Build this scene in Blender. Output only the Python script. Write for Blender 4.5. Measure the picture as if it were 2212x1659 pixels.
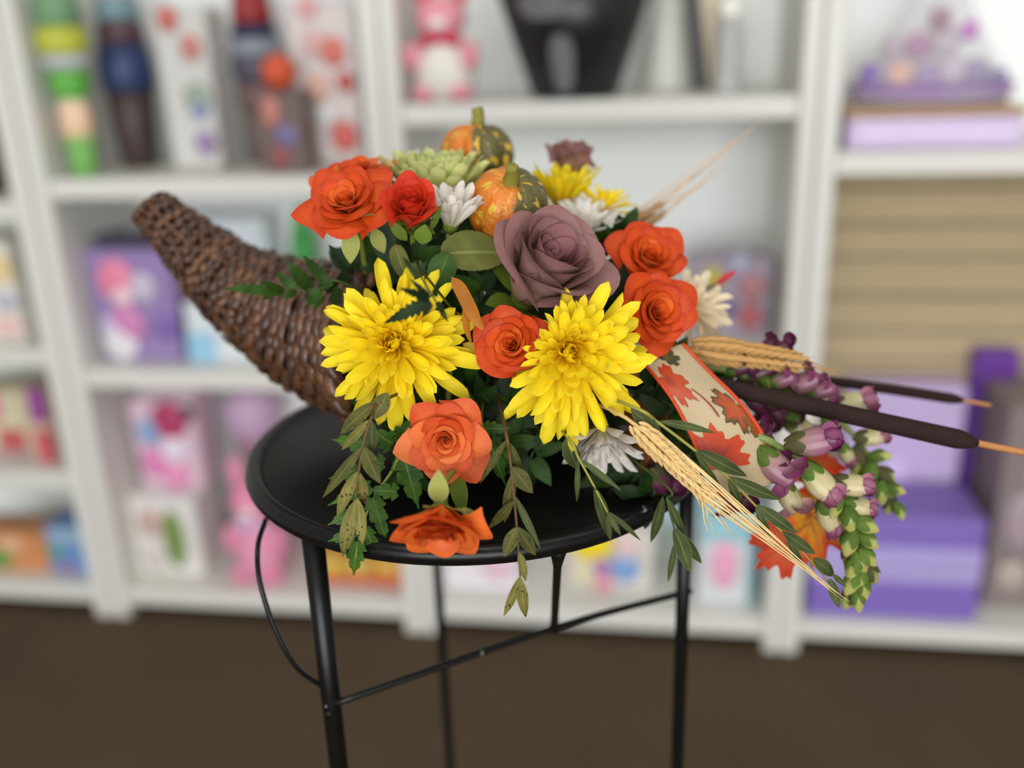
import bpy, math, random
from mathutils import Vector as V, Matrix as Mx
random.seed(7)
for o in list(bpy.data.objects): bpy.data.objects.remove(o)
sc = bpy.context.scene
COL = sc.collection
PI = math.pi
TAU = 2 * PI
sin, cos = math.sin, math.cos

# ---------------------------------------------------------------- camera
IW, IH, FPX = 2212.0, 1659.0, 2100.0
PIT, ROL = math.radians(19.8), math.radians(-1.9)
CAM = V((.0285, -.6545, 1.026))
F = V((0, cos(PIT), -sin(PIT)))
U0 = V((0, sin(PIT), cos(PIT)))
R0 = V((1, 0, 0))
RT = R0 * cos(ROL) + U0 * sin(ROL)
UP = U0 * cos(ROL) - R0 * sin(ROL)
cd = bpy.data.cameras.new('camera')
cam = bpy.data.objects.new('camera', cd)
COL.objects.link(cam)
m = Mx((RT, UP, -F)).transposed().to_4x4()
m.translation = CAM
cam.matrix_world = m
cd.sensor_width = 36
cd.lens = FPX * 36 / IW
cd.clip_start = .05
cd.dof.use_dof = True
cd.dof.focus_distance = .565
cd.dof.aperture_fstop = 2.0
sc.camera = cam

# ---------------------------------------------------------------- light
w = bpy.data.worlds.new('world')
sc.world = w
w.use_nodes = True
w.node_tree.nodes['Background'].inputs[0].default_value = (1.0, .99, .97, 1)
w.node_tree.nodes['Background'].inputs[1].default_value = .42


def area(name, loc, target, sx, sy, power, col=(1, 1, 1)):
    l = bpy.data.lights.new(name, 'AREA')
    l.shape = 'RECTANGLE'
    l.size, l.size_y = sx, sy
    l.energy = power
    l.color = col
    o = bpy.data.objects.new(name, l)
    COL.objects.link(o)
    o.location = loc
    o.rotation_euler = (V(target) - V(loc)).to_track_quat('-Z', 'Y').to_euler()
    return o


area('ceiling_light', (-.35, -.75, 2.65), (-.35, -.75, 0), 1.2, .6, 12, (1, .97, .92))
area('ceiling_light', (1.5, -.5, 2.65), (1.5, -.5, 0), 1.2, .6, 11, (1, .97, .92))
area('shop_window_light', (-.2, -3.4, 1.15), (.1, .9, .6), 3.2, 2.0, 132, (.97, .99, 1))
sc.view_settings.view_transform = 'Standard'
sc.view_settings.look = 'None'
sc.view_settings.gamma = 1
sc.view_settings.use_curve_mapping = False
sc.view_settings.exposure = 0.0

# ---------------------------------------------------------------- helpers


def ray(px, py): return F + RT * ((px - IW / 2) / FPX) - UP * ((py - IH / 2) / FPX)


def at(px, py, Y):
    """point of the place seen at a photo pixel, at world depth Y"""
    d = ray(px, py)
    return CAM + d * ((Y - CAM.y) / d.y)


def pxm(px, py, Y):
    """metres per photo pixel at that point"""
    return (at(px, py, Y) - CAM).dot(F) / FPX


def face(a, b, c=1.0): return (RT * a + UP * b - F * c).normalized()


def lin(c):
    r = []
    for x in c:
        x /= 255.0
        r.append(x / 12.92 if x <= .04045 else ((x + .055) / 1.055) ** 2.4)
    return (r[0], r[1], r[2], 1)


def smooth(pts, n):
    """Catmull-Rom resample to n points"""
    P = [V(p) for p in pts]
    if len(P) == 2:
        return [P[0].lerp(P[1], i / (n - 1)) for i in range(n)]
    E = [P[0] * 2 - P[1]] + P + [P[-1] * 2 - P[-2]]
    out = []
    k = len(P) - 1
    for i in range(n):
        x = i / (n - 1) * k
        j = min(int(x), k - 1)
        t = x - j
        a, b, c, d = E[j], E[j + 1], E[j + 2], E[j + 3]
        out.append(.5 * ((2 * b) + (c - a) * t + (2 * a - 5 * b + 4 * c - d) * t * t + (3 * b - a - 3 * c + d) * t ** 3))
    return out


class MB:
    def __init__(s):
        s.v, s.f, s.uv, s.mi = [], [], [], []

    def grid(s, fn, nu, nv, closed=False, mi=0):
        b = len(s.v)
        for j in range(nv + 1):
            for i in range(nu + (0 if closed else 1)):
                u, v = i / nu, j / nv
                s.v.append(V(fn(u, v)))
                s.uv.append((u, v))
        w_ = nu if closed else nu + 1
        for j in range(nv):
            for i in range(nu):
                i2 = (i + 1) % w_
                s.f.append((b + j * w_ + i, b + j * w_ + i2, b + (j + 1) * w_ + i2, b + (j + 1) * w_ + i))
                s.mi.append(mi)
        return s

    def tube(s, pts, rad, n=6, mi=0, cap=True, flat=1.0, nrm=None):
        P = [V(p) for p in pts]
        k = len(P)
        if not hasattr(rad, '__len__'): rad = [rad] * k
        b = len(s.v)
        ref = V(nrm) if nrm else V((.31, .17, .93))
        for i in range(k):
            t = (P[min(i + 1, k - 1)] - P[max(i - 1, 0)]).normalized()
            x = (ref - t * ref.dot(t))
            if x.length < 1e-4: x = t.orthogonal()
            x.normalize()
            y = t.cross(x)
            ref = x
            for a in range(n):
                an = TAU * a / n
                s.v.append(P[i] + (x * cos(an) * flat + y * sin(an)) * rad[i])
                s.uv.append((a / n, i / (k - 1)))
        for i in range(k - 1):
            for a in range(n):
                a2 = (a + 1) % n
                s.f.append((b + i * n + a, b + i * n + a2, b + (i + 1) * n + a2, b + (i + 1) * n + a))
                s.mi.append(mi)
        if cap:
            s.f.append(tuple(b + a for a in range(n))[::-1]); s.mi.append(mi)
            s.f.append(tuple(b + (k - 1) * n + a for a in range(n))); s.mi.append(mi)
        return s

    def ring(s, pts, rad, n=6, mi=0, flat=1.0, axis=V((0, 0, 1))):
        P = [V(p) for p in pts]
        k = len(P)
        b = len(s.v)
        for i in range(k):
            t = (P[(i + 1) % k] - P[i - 1]).normalized()
            y = (axis - t * axis.dot(t)).normalized()
            x = t.cross(y)
            for a in range(n):
                an = TAU * a / n
                s.v.append(P[i] + x * cos(an) * rad * flat + y * sin(an) * rad)
                s.uv.append((a / n, i / k))
        for i in range(k):
            for a in range(n):
                a2 = (a + 1) % n
                i2 = (i + 1) % k
                s.f.append((b + i * n + a, b + i * n + a2, b + i2 * n + a2, b + i2 * n + a))
                s.mi.append(mi)
        return s

    def lathe(s, prof, n=24, mi=0, org=(0, 0, 0), sx=1, sy=1):
        """profile [(r,z)...]"""
        O = V(org)
        k = len(prof) - 1

        def fn(u, v):
            j = min(int(v * k + 1e-6), k)
            r, z = prof[j]
            return O + V((r * cos(TAU * u) * sx, r * sin(TAU * u) * sy, z))
        return s.grid(fn, n, k, True, mi)

    def box(s, c, d, mi=0, bev=0.0, taper=1.0):
        """centre, full dims; bevelled by an inset ring; taper scales the top"""
        cx, cy, cz = c
        X, Y, Z = d[0] / 2, d[1] / 2, d[2] / 2
        b = len(s.v)
        e = min(bev, X * .9, Y * .9, Z * .9)
        lv = [(-Z, e), (-Z + e, 0), (Z - e, 0), (Z, e)] if e > 0 else [(-Z, 0), (Z, 0)]
        L = []
        for z, ins in lv:
            t = 1 + (taper - 1) * (z + Z) / (2 * Z)
            x, y = X * t - ins, Y * t - ins
            if e > 0:
                q = e if ins == 0 else 0
                ringp = [(-x + q, -y), (x - q, -y), (x, -y + q), (x, y - q), (x - q, y), (-x + q, y), (-x, y - q), (-x, -y + q)]
            else:
                ringp = [(-x, -y), (x, -y), (x, y), (-x, y)]
            L.append(len(ringp))
            for (a, bb) in ringp:
                s.v.append(V((cx + a, cy + bb, cz + z)))
                s.uv.append(((a / X + 1) / 2, (z / Z + 1) / 2))
        n = L[0]
        for k in range(len(lv) - 1):
            for i in range(n):
                s.f.append((b + k * n + i, b + k * n + (i + 1) % n, b + (k + 1) * n + (i + 1) % n, b + (k + 1) * n + i))
                s.mi.append(mi)
        s.f.append(tuple(b + i for i in range(n))[::-1]); s.mi.append(mi)
        t = b + (len(lv) - 1) * n
        s.f.append(tuple(t + i for i in range(n))); s.mi.append(mi)
        return s

    def ball(s, c, r, nu=12, nv=8, mi=0):
        C = V(c)
        if not hasattr(r, '__len__'): r = (r, r, r)

        def fn(u, v):
            a, b = TAU * u, PI * (v - .5)
            e = max(cos(b), .001)
            return C + V((r[0] * e * cos(a), r[1] * e * sin(a), r[2] * sin(b)))
        return s.grid(fn, nu, nv, True, mi)

    def xf(s, M, start=0):
        for i in range(start, len(s.v)): s.v[i] = M @ s.v[i]
        return s

    def mesh(s, name, mats, smooth_=True):
        me = bpy.data.meshes.new(name)
        me.from_pydata([tuple(p) for p in s.v], [], s.f)
        ul = me.uv_layers.new(name='UVMap')
        lv = [0] * len(me.loops)
        me.loops.foreach_get('vertex_index', lv)
        flat = []
        for i in lv: flat.extend(s.uv[i])
        ul.data.foreach_set('uv', flat)
        if not isinstance(mats, (list, tuple)): mats = [mats]
        for mt in mats: me.materials.append(mt)
        me.polygons.foreach_set('material_index', s.mi)
        if smooth_: me.polygons.foreach_set('use_smooth', [True] * len(me.polygons))
        me.update()
        return me


def obj(name, me, parent=None, M=None, kind=None):
    o = bpy.data.objects.new(name, me)
    COL.objects.link(o)
    if parent: o.parent = parent
    if M is not None: o.matrix_local = M
    if kind: o['kind'] = kind
    return o


def tag(o, label, cat, group=None):
    o['label'] = label
    o['category'] = cat
    if group: o['group'] = group
    return o


def thing(name, label, cat, M=None, group=None):
    o = bpy.data.objects.new(name, None)
    o.empty_display_size = .01
    COL.objects.link(o)
    if M is not None:
        if isinstance(M, V): M = Mx.Translation(M)
        o.matrix_local = M
    return tag(o, label, cat, group)


def basis(z, x=None):
    z = V(z).normalized()
    x = V(x) if x is not None else V((0, 0, 1)).cross(z)
    x = x - z * x.dot(z)
    if x.length < 1e-4: x = z.orthogonal()
    x.normalize()
    return Mx((x, z.cross(x), z)).transposed().to_4x4()


def pose(loc, z, x=None, scale=1.0):
    M = basis(z, x) @ Mx.Scale(scale, 4)
    M.translation = loc
    return M


# ---------------------------------------------------------------- materials
MATS = {}


class NT:
    def __init__(s, name):
        s.m = bpy.data.materials.new(name)
        s.m.use_nodes = True
        s.t = s.m.node_tree
        s.b = s.t.nodes['Principled BSDF']
        s.out = s.t.nodes['Material Output']

    def n(s, typ, **kw):
        x = s.t.nodes.new(typ)
        for k, v_ in kw.items(): setattr(x, k, v_)
        return x

    def l(s, a, b): s.t.links.new(a, b)

    def math(s, op, a, b=None, c=None, clamp=False):
        x = s.n('ShaderNodeMath', operation=op)
        x.use_clamp = clamp
        for i, q in enumerate((a, b, c)):
            if q is None: continue
            if isinstance(q, (int, float)): x.inputs[i].default_value = q
            else: s.l(q, x.inputs[i])
        return x.outputs[0]

    def ramp(s, fac, stops, mode='LINEAR'):
        x = s.n('ShaderNodeValToRGB')
        x.color_ramp.interpolation = mode
        el = x.color_ramp.elements
        while len(el) < len(stops): el.new(.5)
        for e, (p, c) in zip(el, stops):
            e.position = p
            e.color = c if len(c) == 4 else lin(c)
        s.l(fac, x.inputs[0])
        return x.outputs[0]

    def mix(s, fac, a, b, mode='MIX'):
        x = s.n('ShaderNodeMix', data_type='RGBA', blend_type=mode)
        for i, q in ((0, fac), (6, a), (7, b)):
            if isinstance(q, (int, float)): x.inputs[i].default_value = q
            elif isinstance(q, tuple): x.inputs[i].default_value = q if len(q) == 4 else lin(q)
            else: s.l(q, x.inputs[i])
        return x.outputs[2]

    def noise(s, vec, scale, detail=3, rough=.5, dist=0):
        x = s.n('ShaderNodeTexNoise')
        x.inputs['Scale'].default_value = scale
        x.inputs['Detail'].default_value = detail
        x.inputs['Roughness'].default_value = rough
        x.inputs['Distortion'].default_value = dist
        if vec is not None: s.l(vec, x.inputs['Vector'])
        return x.outputs['Fac']

    def coord(s, which='Object'):
        return s.n('ShaderNodeTexCoord').outputs[which]

    def uv(s):
        x = s.n('ShaderNodeSeparateXYZ')
        s.l(s.coord('UV'), x.inputs[0])
        return x.outputs[0], x.outputs[1]

    def scalev(s, vec, sx, sy, sz):
        x = s.n('ShaderNodeMapping')
        x.inputs['Scale'].default_value = (sx, sy, sz)
        s.l(vec, x.inputs[0])
        return x.outputs[0]

    def bump(s, h, strength=.3, dist=.001):
        x = s.n('ShaderNodeBump')
        x.inputs['Strength'].default_value = strength
        x.inputs['Distance'].default_value = dist
        s.l(h, x.inputs['Height'])
        s.l(x.outputs[0], s.b.inputs['Normal'])

    def done(s, col, rough=.5, spec=.5, metal=0, trans=0.0, sheen=0.0):
        i = s.b.inputs
        if isinstance(col, tuple): i['Base Color'].default_value = col if len(col) == 4 else lin(col)
        else: s.l(col, i['Base Color'])
        i['Roughness'].default_value = rough
        i['Specular IOR Level'].default_value = spec
        i['Metallic'].default_value = metal
        i['Sheen Weight'].default_value = sheen
        if trans > 0:
            tr = s.n('ShaderNodeBsdfTranslucent')
            if isinstance(col, tuple): tr.inputs[0].default_value = col if len(col) == 4 else lin(col)
            else: s.l(col, tr.inputs[0])
            mx = s.n('ShaderNodeMixShader')
            mx.inputs[0].default_value = trans
            s.l(s.b.outputs[0], mx.inputs[1])
            s.l(tr.outputs[0], mx.inputs[2])
            s.l(mx.outputs[0], s.out.inputs[0])
        return s.m


def plain(name, col, rough=.5, spec=.5, metal=0, var=.0, scale=60, trans=0):
    if name in MATS: return MATS[name]
    t = NT(name)
    c = lin(col)
    if var > 0:
        f = t.noise(t.coord(), scale, 4)
        d = tuple(x * (1 - var) for x in c[:3]) + (1,)
        e = tuple(min(1, x * (1 + var)) for x in c[:3]) + (1,)
        c = t.mix(f, d, e)
    MATS[name] = t.done(c, rough, spec, metal, trans)
    return MATS[name]


def petal(name, stops, rough=.55, trans=.25, rand=.18, veins=.25, hue=None, spec=.25):
    """colour runs from claw to rim; fine lengthwise veins; small differences from petal to petal"""
    t = NT(name)
    u, v = t.uv()
    g = t.ramp(v, stops)
    nz = t.noise(t.coord(), 90, 3)
    inf = t.n('ShaderNodeObjectInfo').outputs['Random']
    k = t.math('MULTIPLY_ADD', inf, rand, 1 - rand * .6)
    k = t.math('MULTIPLY_ADD', nz, .14, t.math('SUBTRACT', k, .07))
    mulc = t.n('ShaderNodeCombineColor')
    for i in range(3): t.l(k, mulc.inputs[i])
    c = t.mix(1.0, g, mulc.outputs[0], 'MULTIPLY')
    if hue:
        c = t.mix(t.math('MULTIPLY', inf, .55), c, hue)
    wv = t.math('SINE', t.math('MULTIPLY', u, 70))
    t.bump(t.math('MULTIPLY_ADD', nz, 1.2, wv), veins, .0004)
    return t.done(c, rough, spec, 0, trans)


def leafmat(name, base, dark, mid=None, spots=0.0, rough=.45, trans=.12, rand=.3, rim=None):
    t = NT(name)
    u, v = t.uv()
    nz = t.noise(t.coord(), 70, 4)
    c = t.mix(t.ramp(nz, [(.35, (0, 0, 0)), (.7, (255, 255, 255))]), dark, base)
    d = t.math('ABSOLUTE', t.math('SUBTRACT', u, .5))
    if mid:
        c = t.mix(t.ramp(d, [(.0, (255, 255, 255)), (.05, (0, 0, 0))]), c, mid)
    if rim:
        c = t.mix(t.ramp(d, [(.46, (0, 0, 0)), (.5, (255, 255, 255))]), c, rim)
    if spots > 0:
        vo = t.n('ShaderNodeTexVoronoi')
        vo.inputs['Scale'].default_value = 420
        t.l(t.coord(), vo.inputs['Vector'])
        sp = t.math('LESS_THAN', vo.outputs['Distance'], .32)
        sp = t.math('MULTIPLY', sp, t.math('GREATER_THAN', t.noise(t.coord(), 130, 2), .55))
        c = t.mix(t.math('MULTIPLY', sp, spots), c, (40, 30, 14))
    inf = t.n('ShaderNodeObjectInfo').outputs['Random']
    k = t.math('MULTIPLY_ADD', inf, rand, 1 - rand * .5)
    mulc = t.n('ShaderNodeCombineColor')
    for i in range(3): t.l(k, mulc.inputs[i])
    c = t.mix(1.0, c, mulc.outputs[0], 'MULTIPLY')
    vein = t.math('SINE', t.math('ADD', t.math('MULTIPLY', v, 60), t.math('MULTIPLY', d, -30)))
    t.bump(vein, .10, .0003)
    return t.done(c, rough + .1, .16, 0, trans)


M = MATS
M['yellow'] = petal('yellow_petal', [(0, (236, 190, 12)), (.4, (248, 218, 26)), (.85, (250, 228, 40)), (1, (246, 222, 54))], .5, .3, .12)
M['yellow_core'] = petal('yellow_core_petal', [(0, (220, 164, 10)), (.6, (242, 198, 16)), (1, (248, 218, 28))], .5, .25, .15)
M['white'] = petal('white_petal', [(0, (206, 200, 160)), (.35, (226, 220, 206)), (1, (236, 230, 222))], .5, .3, .1)
M['cream'] = petal('cream_petal', [(0, (214, 196, 150)), (.5, (232, 214, 178)), (1, (238, 222, 190))], .5, .3, .1)
M['green_petal'] = petal('green_petal', [(0, (176, 184, 84)), (.6, (204, 210, 124)), (1, (222, 226, 158))], .5, .3, .15)
M['orange'] = petal('orange_rose_petal', [(0, (222, 160, 50)), (.3, (228, 112, 34)), (.8, (222, 88, 28)), (1, (206, 66, 24))], .5, .2, .22, .12, (236, 132, 56))
M['orange_deep'] = petal('deep_orange_petal', [(0, (208, 140, 40)), (.3, (218, 96, 28)), (.85, (210, 80, 24)), (1, (196, 62, 20))], .5, .22, .2, .12)
M['red_orange'] = petal('red_orange_petal', [(0, (222, 150, 80)), (.3, (218, 82, 44)), (.8, (212, 62, 34)), (1, (204, 50, 26))], .5, .22, .2, .12)
M['peach'] = petal('peach_orange_petal', [(0, (234, 180, 90)), (.35, (236, 128, 56)), (.8, (228, 100, 42)), (1, (212, 70, 30))], .5, .2, .2, .12, (240, 150, 84))
M['mauve'] = petal('mauve_petal', [(0, (156, 136, 92)), (.3, (162, 132, 112)), (.75, (160, 122, 114)), (1, (148, 106, 104))], .5, .15, .14, .12)
M['mauve_core'] = petal('mauve_core_petal', [(0, (110, 66, 66)), (.5, (140, 92, 94)), (1, (152, 106, 108))], .5, .12, .12, .12)
M['stem'] = plain('green_stem', (112, 124, 48), .5, .4, 0, .25)
M['dstem'] = plain('dark_green_stem', (58, 74, 26), .5, .4, 0, .25)
M['bstem'] = plain('brown_stem', (96, 70, 36), .6, .3, 0, .25)
M['ystem'] = plain('yellow_green_stem', (146, 142, 60), .5, .4, 0, .2)
M['sepal'] = leafmat('pale_sepal', (176, 178, 104), (138, 146, 70), None, 0, .6, .2, .25, (206, 204, 150))
M['sepal_g'] = leafmat('green_sepal', (110, 130, 44), (82, 104, 30), None, 0, .5, .2, .2)
M['fern'] = leafmat('fern_green', (54, 84, 22), (30, 54, 14), None, 0, .4, .12, .45)
M['fern_d'] = leafmat('dark_fern_green', (34, 56, 16), (18, 34, 10), None, 0, .42, .1, .4)
M['parsley'] = leafmat('bright_fern_green', (74, 104, 40), (44, 76, 24), (96, 120, 60), 0, .35, .12, .35)
M['rose_leaf'] = leafmat('rose_leaf_green', (56, 84, 30), (38, 62, 20), (84, 106, 44), 0, .4, .12, .3)
M['olive_leaf'] = leafmat('olive_leaf', (116, 118, 62), (92, 98, 48), (140, 140, 84), 0, .5, .12, .2)
M['teal_leaf'] = leafmat('dull_teal_leaf', (66, 84, 66), (48, 64, 48), None, 0, .5, .1, .2)
M['euc'] = leafmat('olive_willow_leaf', (136, 126, 68), (100, 98, 46), (156, 146, 86), .9, .5, .12, .35, (140, 132, 80))
M['euc_d'] = leafmat('dark_willow_leaf', (92, 90, 42), (66, 68, 30), (116, 110, 58), .6, .5, .1, .3, (110, 108, 60))
M['euc_g'] = leafmat('green_willow_leaf', (78, 88, 48), (54, 66, 34), (116, 118, 66), 0, .5, .1, .3, (116, 122, 76))
M['husk'] = plain('wheat_husk', (206, 172, 112), .6, .3, 0, .3, 200)
M['husk_d'] = plain('brown_wheat_husk', (178, 136, 78), .6, .3, 0, .3, 200)
M['husk_b'] = plain('dull_wheat_husk', (160, 126, 88), .65, .3, 0, .3, 200)
M['awn'] = plain('wheat_awn', (226, 196, 140), .5, .35, 0, .15)
M['awn_b'] = plain('pinkish_wheat_awn', (206, 174, 142), .5, .35, 0, .15)
M['cattail'] = plain('cattail_velvet', (46, 34, 32), .95, .1, 0, .25, 900)
M['stick'] = plain('tan_stick', (176, 120, 70), .7, .3, 0, .2, 300)
M['foam'] = plain('floral_foam', (34, 44, 18), .9, .1, 0, .3)


def snap_mat(name, stops, trans=.12):
    t = NT(name)
    u, v = t.uv()
    nz = t.noise(t.coord(), 3, 3)
    g = t.ramp(t.math('MULTIPLY_ADD', nz, .3, t.math('SUBTRACT', v, .15)), stops)
    t.bump(t.math('SINE', t.math('MULTIPLY', u, 80)), .15, .0004)
    return t.done(g, .38, .5, 0, trans)


M['snap_dark'] = snap_mat('dark_purple_floret', [(0, (110, 70, 70)), (.4, (92, 40, 66)), (1, (84, 28, 60))])
M['snap_mid'] = snap_mat('purple_floret', [(0, (150, 140, 96)), (.35, (160, 110, 126)), (.8, (138, 72, 108)), (1, (116, 46, 86))])
M['snap_pale'] = snap_mat('pale_floret', [(0, (170, 166, 110)), (.45, (198, 184, 140)), (.72, (184, 138, 138)), (1, (138, 74, 104))])
M['snap_bud'] = snap_mat('green_bud', [(0, (110, 126, 50)), (.7, (166, 170, 88)), (1, (190, 178, 116))])
M['snap_sep'] = leafmat('snapdragon_calyx', (98, 122, 50), (70, 94, 32), None, 0, .5, .1, .3)
M['snap_sepd'] = leafmat('mottled_calyx', (88, 100, 46), (74, 54, 50), None, 0, .5, .1, .3)


def wicker_mat():
    t = NT('wicker')
    u, v = t.uv()
    vec = t.scalev(t.coord('UV'), 2, 40, 1)
    nz = t.noise(vec, 3, 4, .6)
    inf = t.n('ShaderNodeObjectInfo').outputs['Random']
    c = t.ramp(t.math('ADD', t.math('MULTIPLY', nz, .8), t.math('MULTIPLY', inf, .22)),
               [(.3, (30, 20, 16)), (.5, (72, 45, 29)), (.64, (108, 70, 42)), (.85, (150, 104, 68))])
    t.bump(t.noise(t.coord(), 500, 3), .4, .0006)
    return t.done(c, .38, .55)


M['wicker'] = wicker_mat()
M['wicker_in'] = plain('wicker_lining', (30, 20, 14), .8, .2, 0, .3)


def black_metal():
    t = NT('black_painted_metal')
    co = t.coord()
    nz = t.noise(co, 55, 5, .65)
    chip = t.ramp(nz, [(.685, (0, 0, 0)), (.70, (255, 255, 255))])
    c = t.mix(chip, (13, 13, 12), (150, 152, 148))
    t.bump(t.noise(co, 260, 3), .12, .0006)
    return t.done(c, .32, .28)


M['metal'] = black_metal()


def black_top():
    t = NT('black_table_top')
    co = t.coord()
    nz = t.noise(t.scalev(co, 14, 90, 14), 3, 4, .6)
    sp = t.ramp(t.noise(co, 160, 2), [(.76, (0, 0, 0)), (.79, (255, 255, 255))])
    c = t.mix(nz, (9, 9, 8), (17, 16, 14))
    c = t.mix(t.math('MULTIPLY', sp, .5), c, (130, 130, 125))
    t.bump(nz, .08, .0006)
    return t.done(c, .4, .14)


M['top'] = black_top()


def gourd_mat():
    """half orange, half dark green, pale yellow flecks along the ribs, tiny speckles"""
    t = NT('gourd_skin')
    co = t.coord()
    sx = t.n('ShaderNodeSeparateXYZ')
    t.l(co, sx.inputs[0])
    u, v = t.uv()
    edge = t.math('ADD', sx.outputs[0], t.math('MULTIPLY', t.math('SUBTRACT', t.noise(co, 1.4, 3), .5), 1.0))
    half = t.ramp(edge, [(.40, (0, 0, 0)), (.58, (255, 255, 255))])
    half = t.ramp(t.math('MULTIPLY_ADD', edge, .5, .5), [(.44, (0, 0, 0)), (.54, (255, 255, 255))])
    org = t.mix(t.noise(co, 2.2, 3), (206, 92, 16), (196, 128, 34))
    grn = t.mix(t.noise(co, 3, 3), (66, 62, 24), (98, 90, 40))
    c = t.mix(half, org, grn)
    # flecks: long dashes on the ribs
    comb = t.n('ShaderNodeCombineXYZ')
    t.l(t.math('MULTIPLY', u, 30), comb.inputs[0])
    t.l(t.math('MULTIPLY', v, 7.0), comb.inputs[1])
    f1 = t.noise(comb.outputs[0], 1.1, 1, .4, .2)
    fl = t.ramp(f1, [(.585, (0, 0, 0)), (.62, (255, 255, 255))])
    c = t.mix(fl, c, (204, 164, 52))
    vo = t.n('ShaderNodeTexVoronoi')
    vo.inputs['Scale'].default_value = 17
    t.l(co, vo.inputs['Vector'])
    sp = t.math('MULTIPLY', t.math('LESS_THAN', vo.outputs['Distance'], .22), t.math('GREATER_THAN', t.noise(co, 2.5, 2), .5))
    c = t.mix(t.math('MULTIPLY', sp, .55), c, (196, 162, 78))
    t.bump(t.noise(co, 9, 3), .2, .02)
    return t.done(c, .36, .5)


M['gourd'] = gourd_mat()
M['gourd_stem'] = plain('gourd_stem', (124, 118, 46), .6, .3, 0, .3, 6)


def carpet_mat():
    t = NT('brown_carpet')
    co = t.coord()
    wv = t.n('ShaderNodeTexWave')
    wv.inputs['Scale'].default_value = 26
    wv.inputs['Distortion'].default_value = 1.2
    wv.inputs['Detail'].default_value = 2
    t.l(co, wv.inputs['Vector'])
    nz = t.noise(co, 7, 4)
    f = t.noise(co, 400, 2)
    c = t.mix(nz, (70, 58, 45), (98, 82, 63))
    c = t.mix(t.math('MULTIPLY', wv.outputs['Fac'], .28), c, (60, 50, 40))
    c = t.mix(t.math('MULTIPLY', f, .3), c, (112, 96, 76))
    t.bump(f, .6, .003)
    return t.done(c, .95, .1)


M['carpet'] = carpet_mat()
M['wall'] = plain('painted_wall', (205, 203, 196), .8, .2, 0, .03, 3)
M['shelf'] = plain('white_shelf_paint', (218, 216, 209), .45, .4, 0, .02, 5)
M['shelf_back'] = plain('white_back_panel', (244, 247, 245), .6, .3, 0, .02, 3)


def wood(name, a, b):
    t = NT(name)
    co = t.scalev(t.coord(), 3, 3, 30)
    inf = t.n('ShaderNodeObjectInfo').outputs['Random']
    c = t.mix(t.noise(co, 4, 4, .6), a, b)
    c = t.mix(t.math('MULTIPLY', inf, .3), c, (186, 172, 140))
    return t.done(c, .7, .2)


M['plank'] = wood('weathered_plank', (176, 158, 124), (206, 188, 152))

# ================================================================ the room
TZ = .75
fm = MB().box((0, .2, -.02), (6, 6, .04))
fl = obj('floor', fm.mesh('floor', M['carpet'], False)); fl['kind'] = 'structure'

A0 = V((-.7475, .9505, 0))
DW = V((.98921, -.14654, 0)).normalized()
NB = V((.14654, .98921, 0)).normalized()
WROT = math.atan2(DW.y, DW.x)
WM = Mx.Rotation(WROT, 4, 'Z'); WM.translation = A0     # wall frame: x along, y back, z up


def wsz(px, py, dep):
    d = ray(px, py)
    P0 = A0 + NB * dep
    P = CAM + d * ((P0 - CAM).dot(NB) / d.dot(NB))
    return (P - A0).dot(DW), P.z


wb = obj('wall_back', MB().box((.5, .36, 1.3), (6, .06, 2.6)).mesh('wall_back', M['wall'], False), None, WM)
wb['kind'] = 'structure'
bb = obj('baseboard_back', MB().box((.5, .322, .05), (6, .014, .1), bev=.004).mesh('baseboard_back', M['shelf'], False), None, WM)
bb['kind'] = 'structure'

SH_T = .032


def bookcase(label, s0, s1, shelves, panel, planks=False, top=1.55):
    D = .29
    Mw = WM @ Mx.Translation((s0, 0, 0))
    t = thing('bookcase', label, 'bookcase', Mw, 'white bookcases along the wall')
    L = s1 - s0
    for x in (panel / 2, L - panel / 2):
        obj('side_panel', MB().box((x, D / 2, top / 2), (panel, D, top), bev=.004).mesh('side_panel', M['shelf'], False), t)
    for z in shelves + [top - .02]:
        obj('shelf_board', MB().box((L / 2, D / 2, z), (L - 2 * panel, D - .012, SH_T), bev=.003).mesh('shelf_board', M['shelf'], False), t)
    z0 = .06
    if planks:
        z = .06
        k = 0
        while z < shelves[1] - .03:
            h = .058 + .006 * (k % 3)
            obj('plank', MB().box((L / 2, D - .006 - .002 * (k % 2), z + h / 2), (L - 2 * panel - .002, .01, h - .004), bev=.002).mesh('plank', M['plank'], False), t)
            z += h
            k += 1
        z0 = shelves[1] + .016
    obj('back_panel', MB().box((L / 2, D + .006, (z0 + top) / 2), (L - .004, .008, top - z0)).mesh('back_panel', M['shelf_back'], False), t)
    return t


bookcase('white bookcase cut off by the left edge of the photo', -.66, -.002, [.045, .284, .52, .775], .034)
bookcase('white bookcase behind the wicker horn, holding purple and pink goods', .002, .602, [.045, .483, .81], .03)
bookcase('white bookcase behind the gourds, with the black bucket on its top shelf', .604, 1.236, [.045, .53, .915], .026)
bookcase('white bookcase backed by tan planks at the right edge', 1.238, 1.87, [.045, .833], .03, True)

# ================================================================ goods on the shelves
GC = {}


def gm(col, rough=.45, var=.08):
    k = 'goods_%d_%d_%d' % col
    return plain(k, col, rough, .4, 0, var, 30)


def place(px0, px1, dep, z):
    """wall frame position for goods whose photo box spans px0..px1 in x; returns matrix, width"""
    py = 900 if z < .5 else 500
    for _ in range(4):
        s0, z0 = wsz((px0 + px1) / 2, py, dep)
        py += (z0 - z) * 1250
    a, _z = wsz(px0, py, dep)
    b, _z = wsz(px1, py, dep)
    return WM @ Mx.Translation(((a + b) / 2, dep, z)), b - a


def top_z(px, py, dep): return wsz(px, py, dep)[1]


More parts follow.
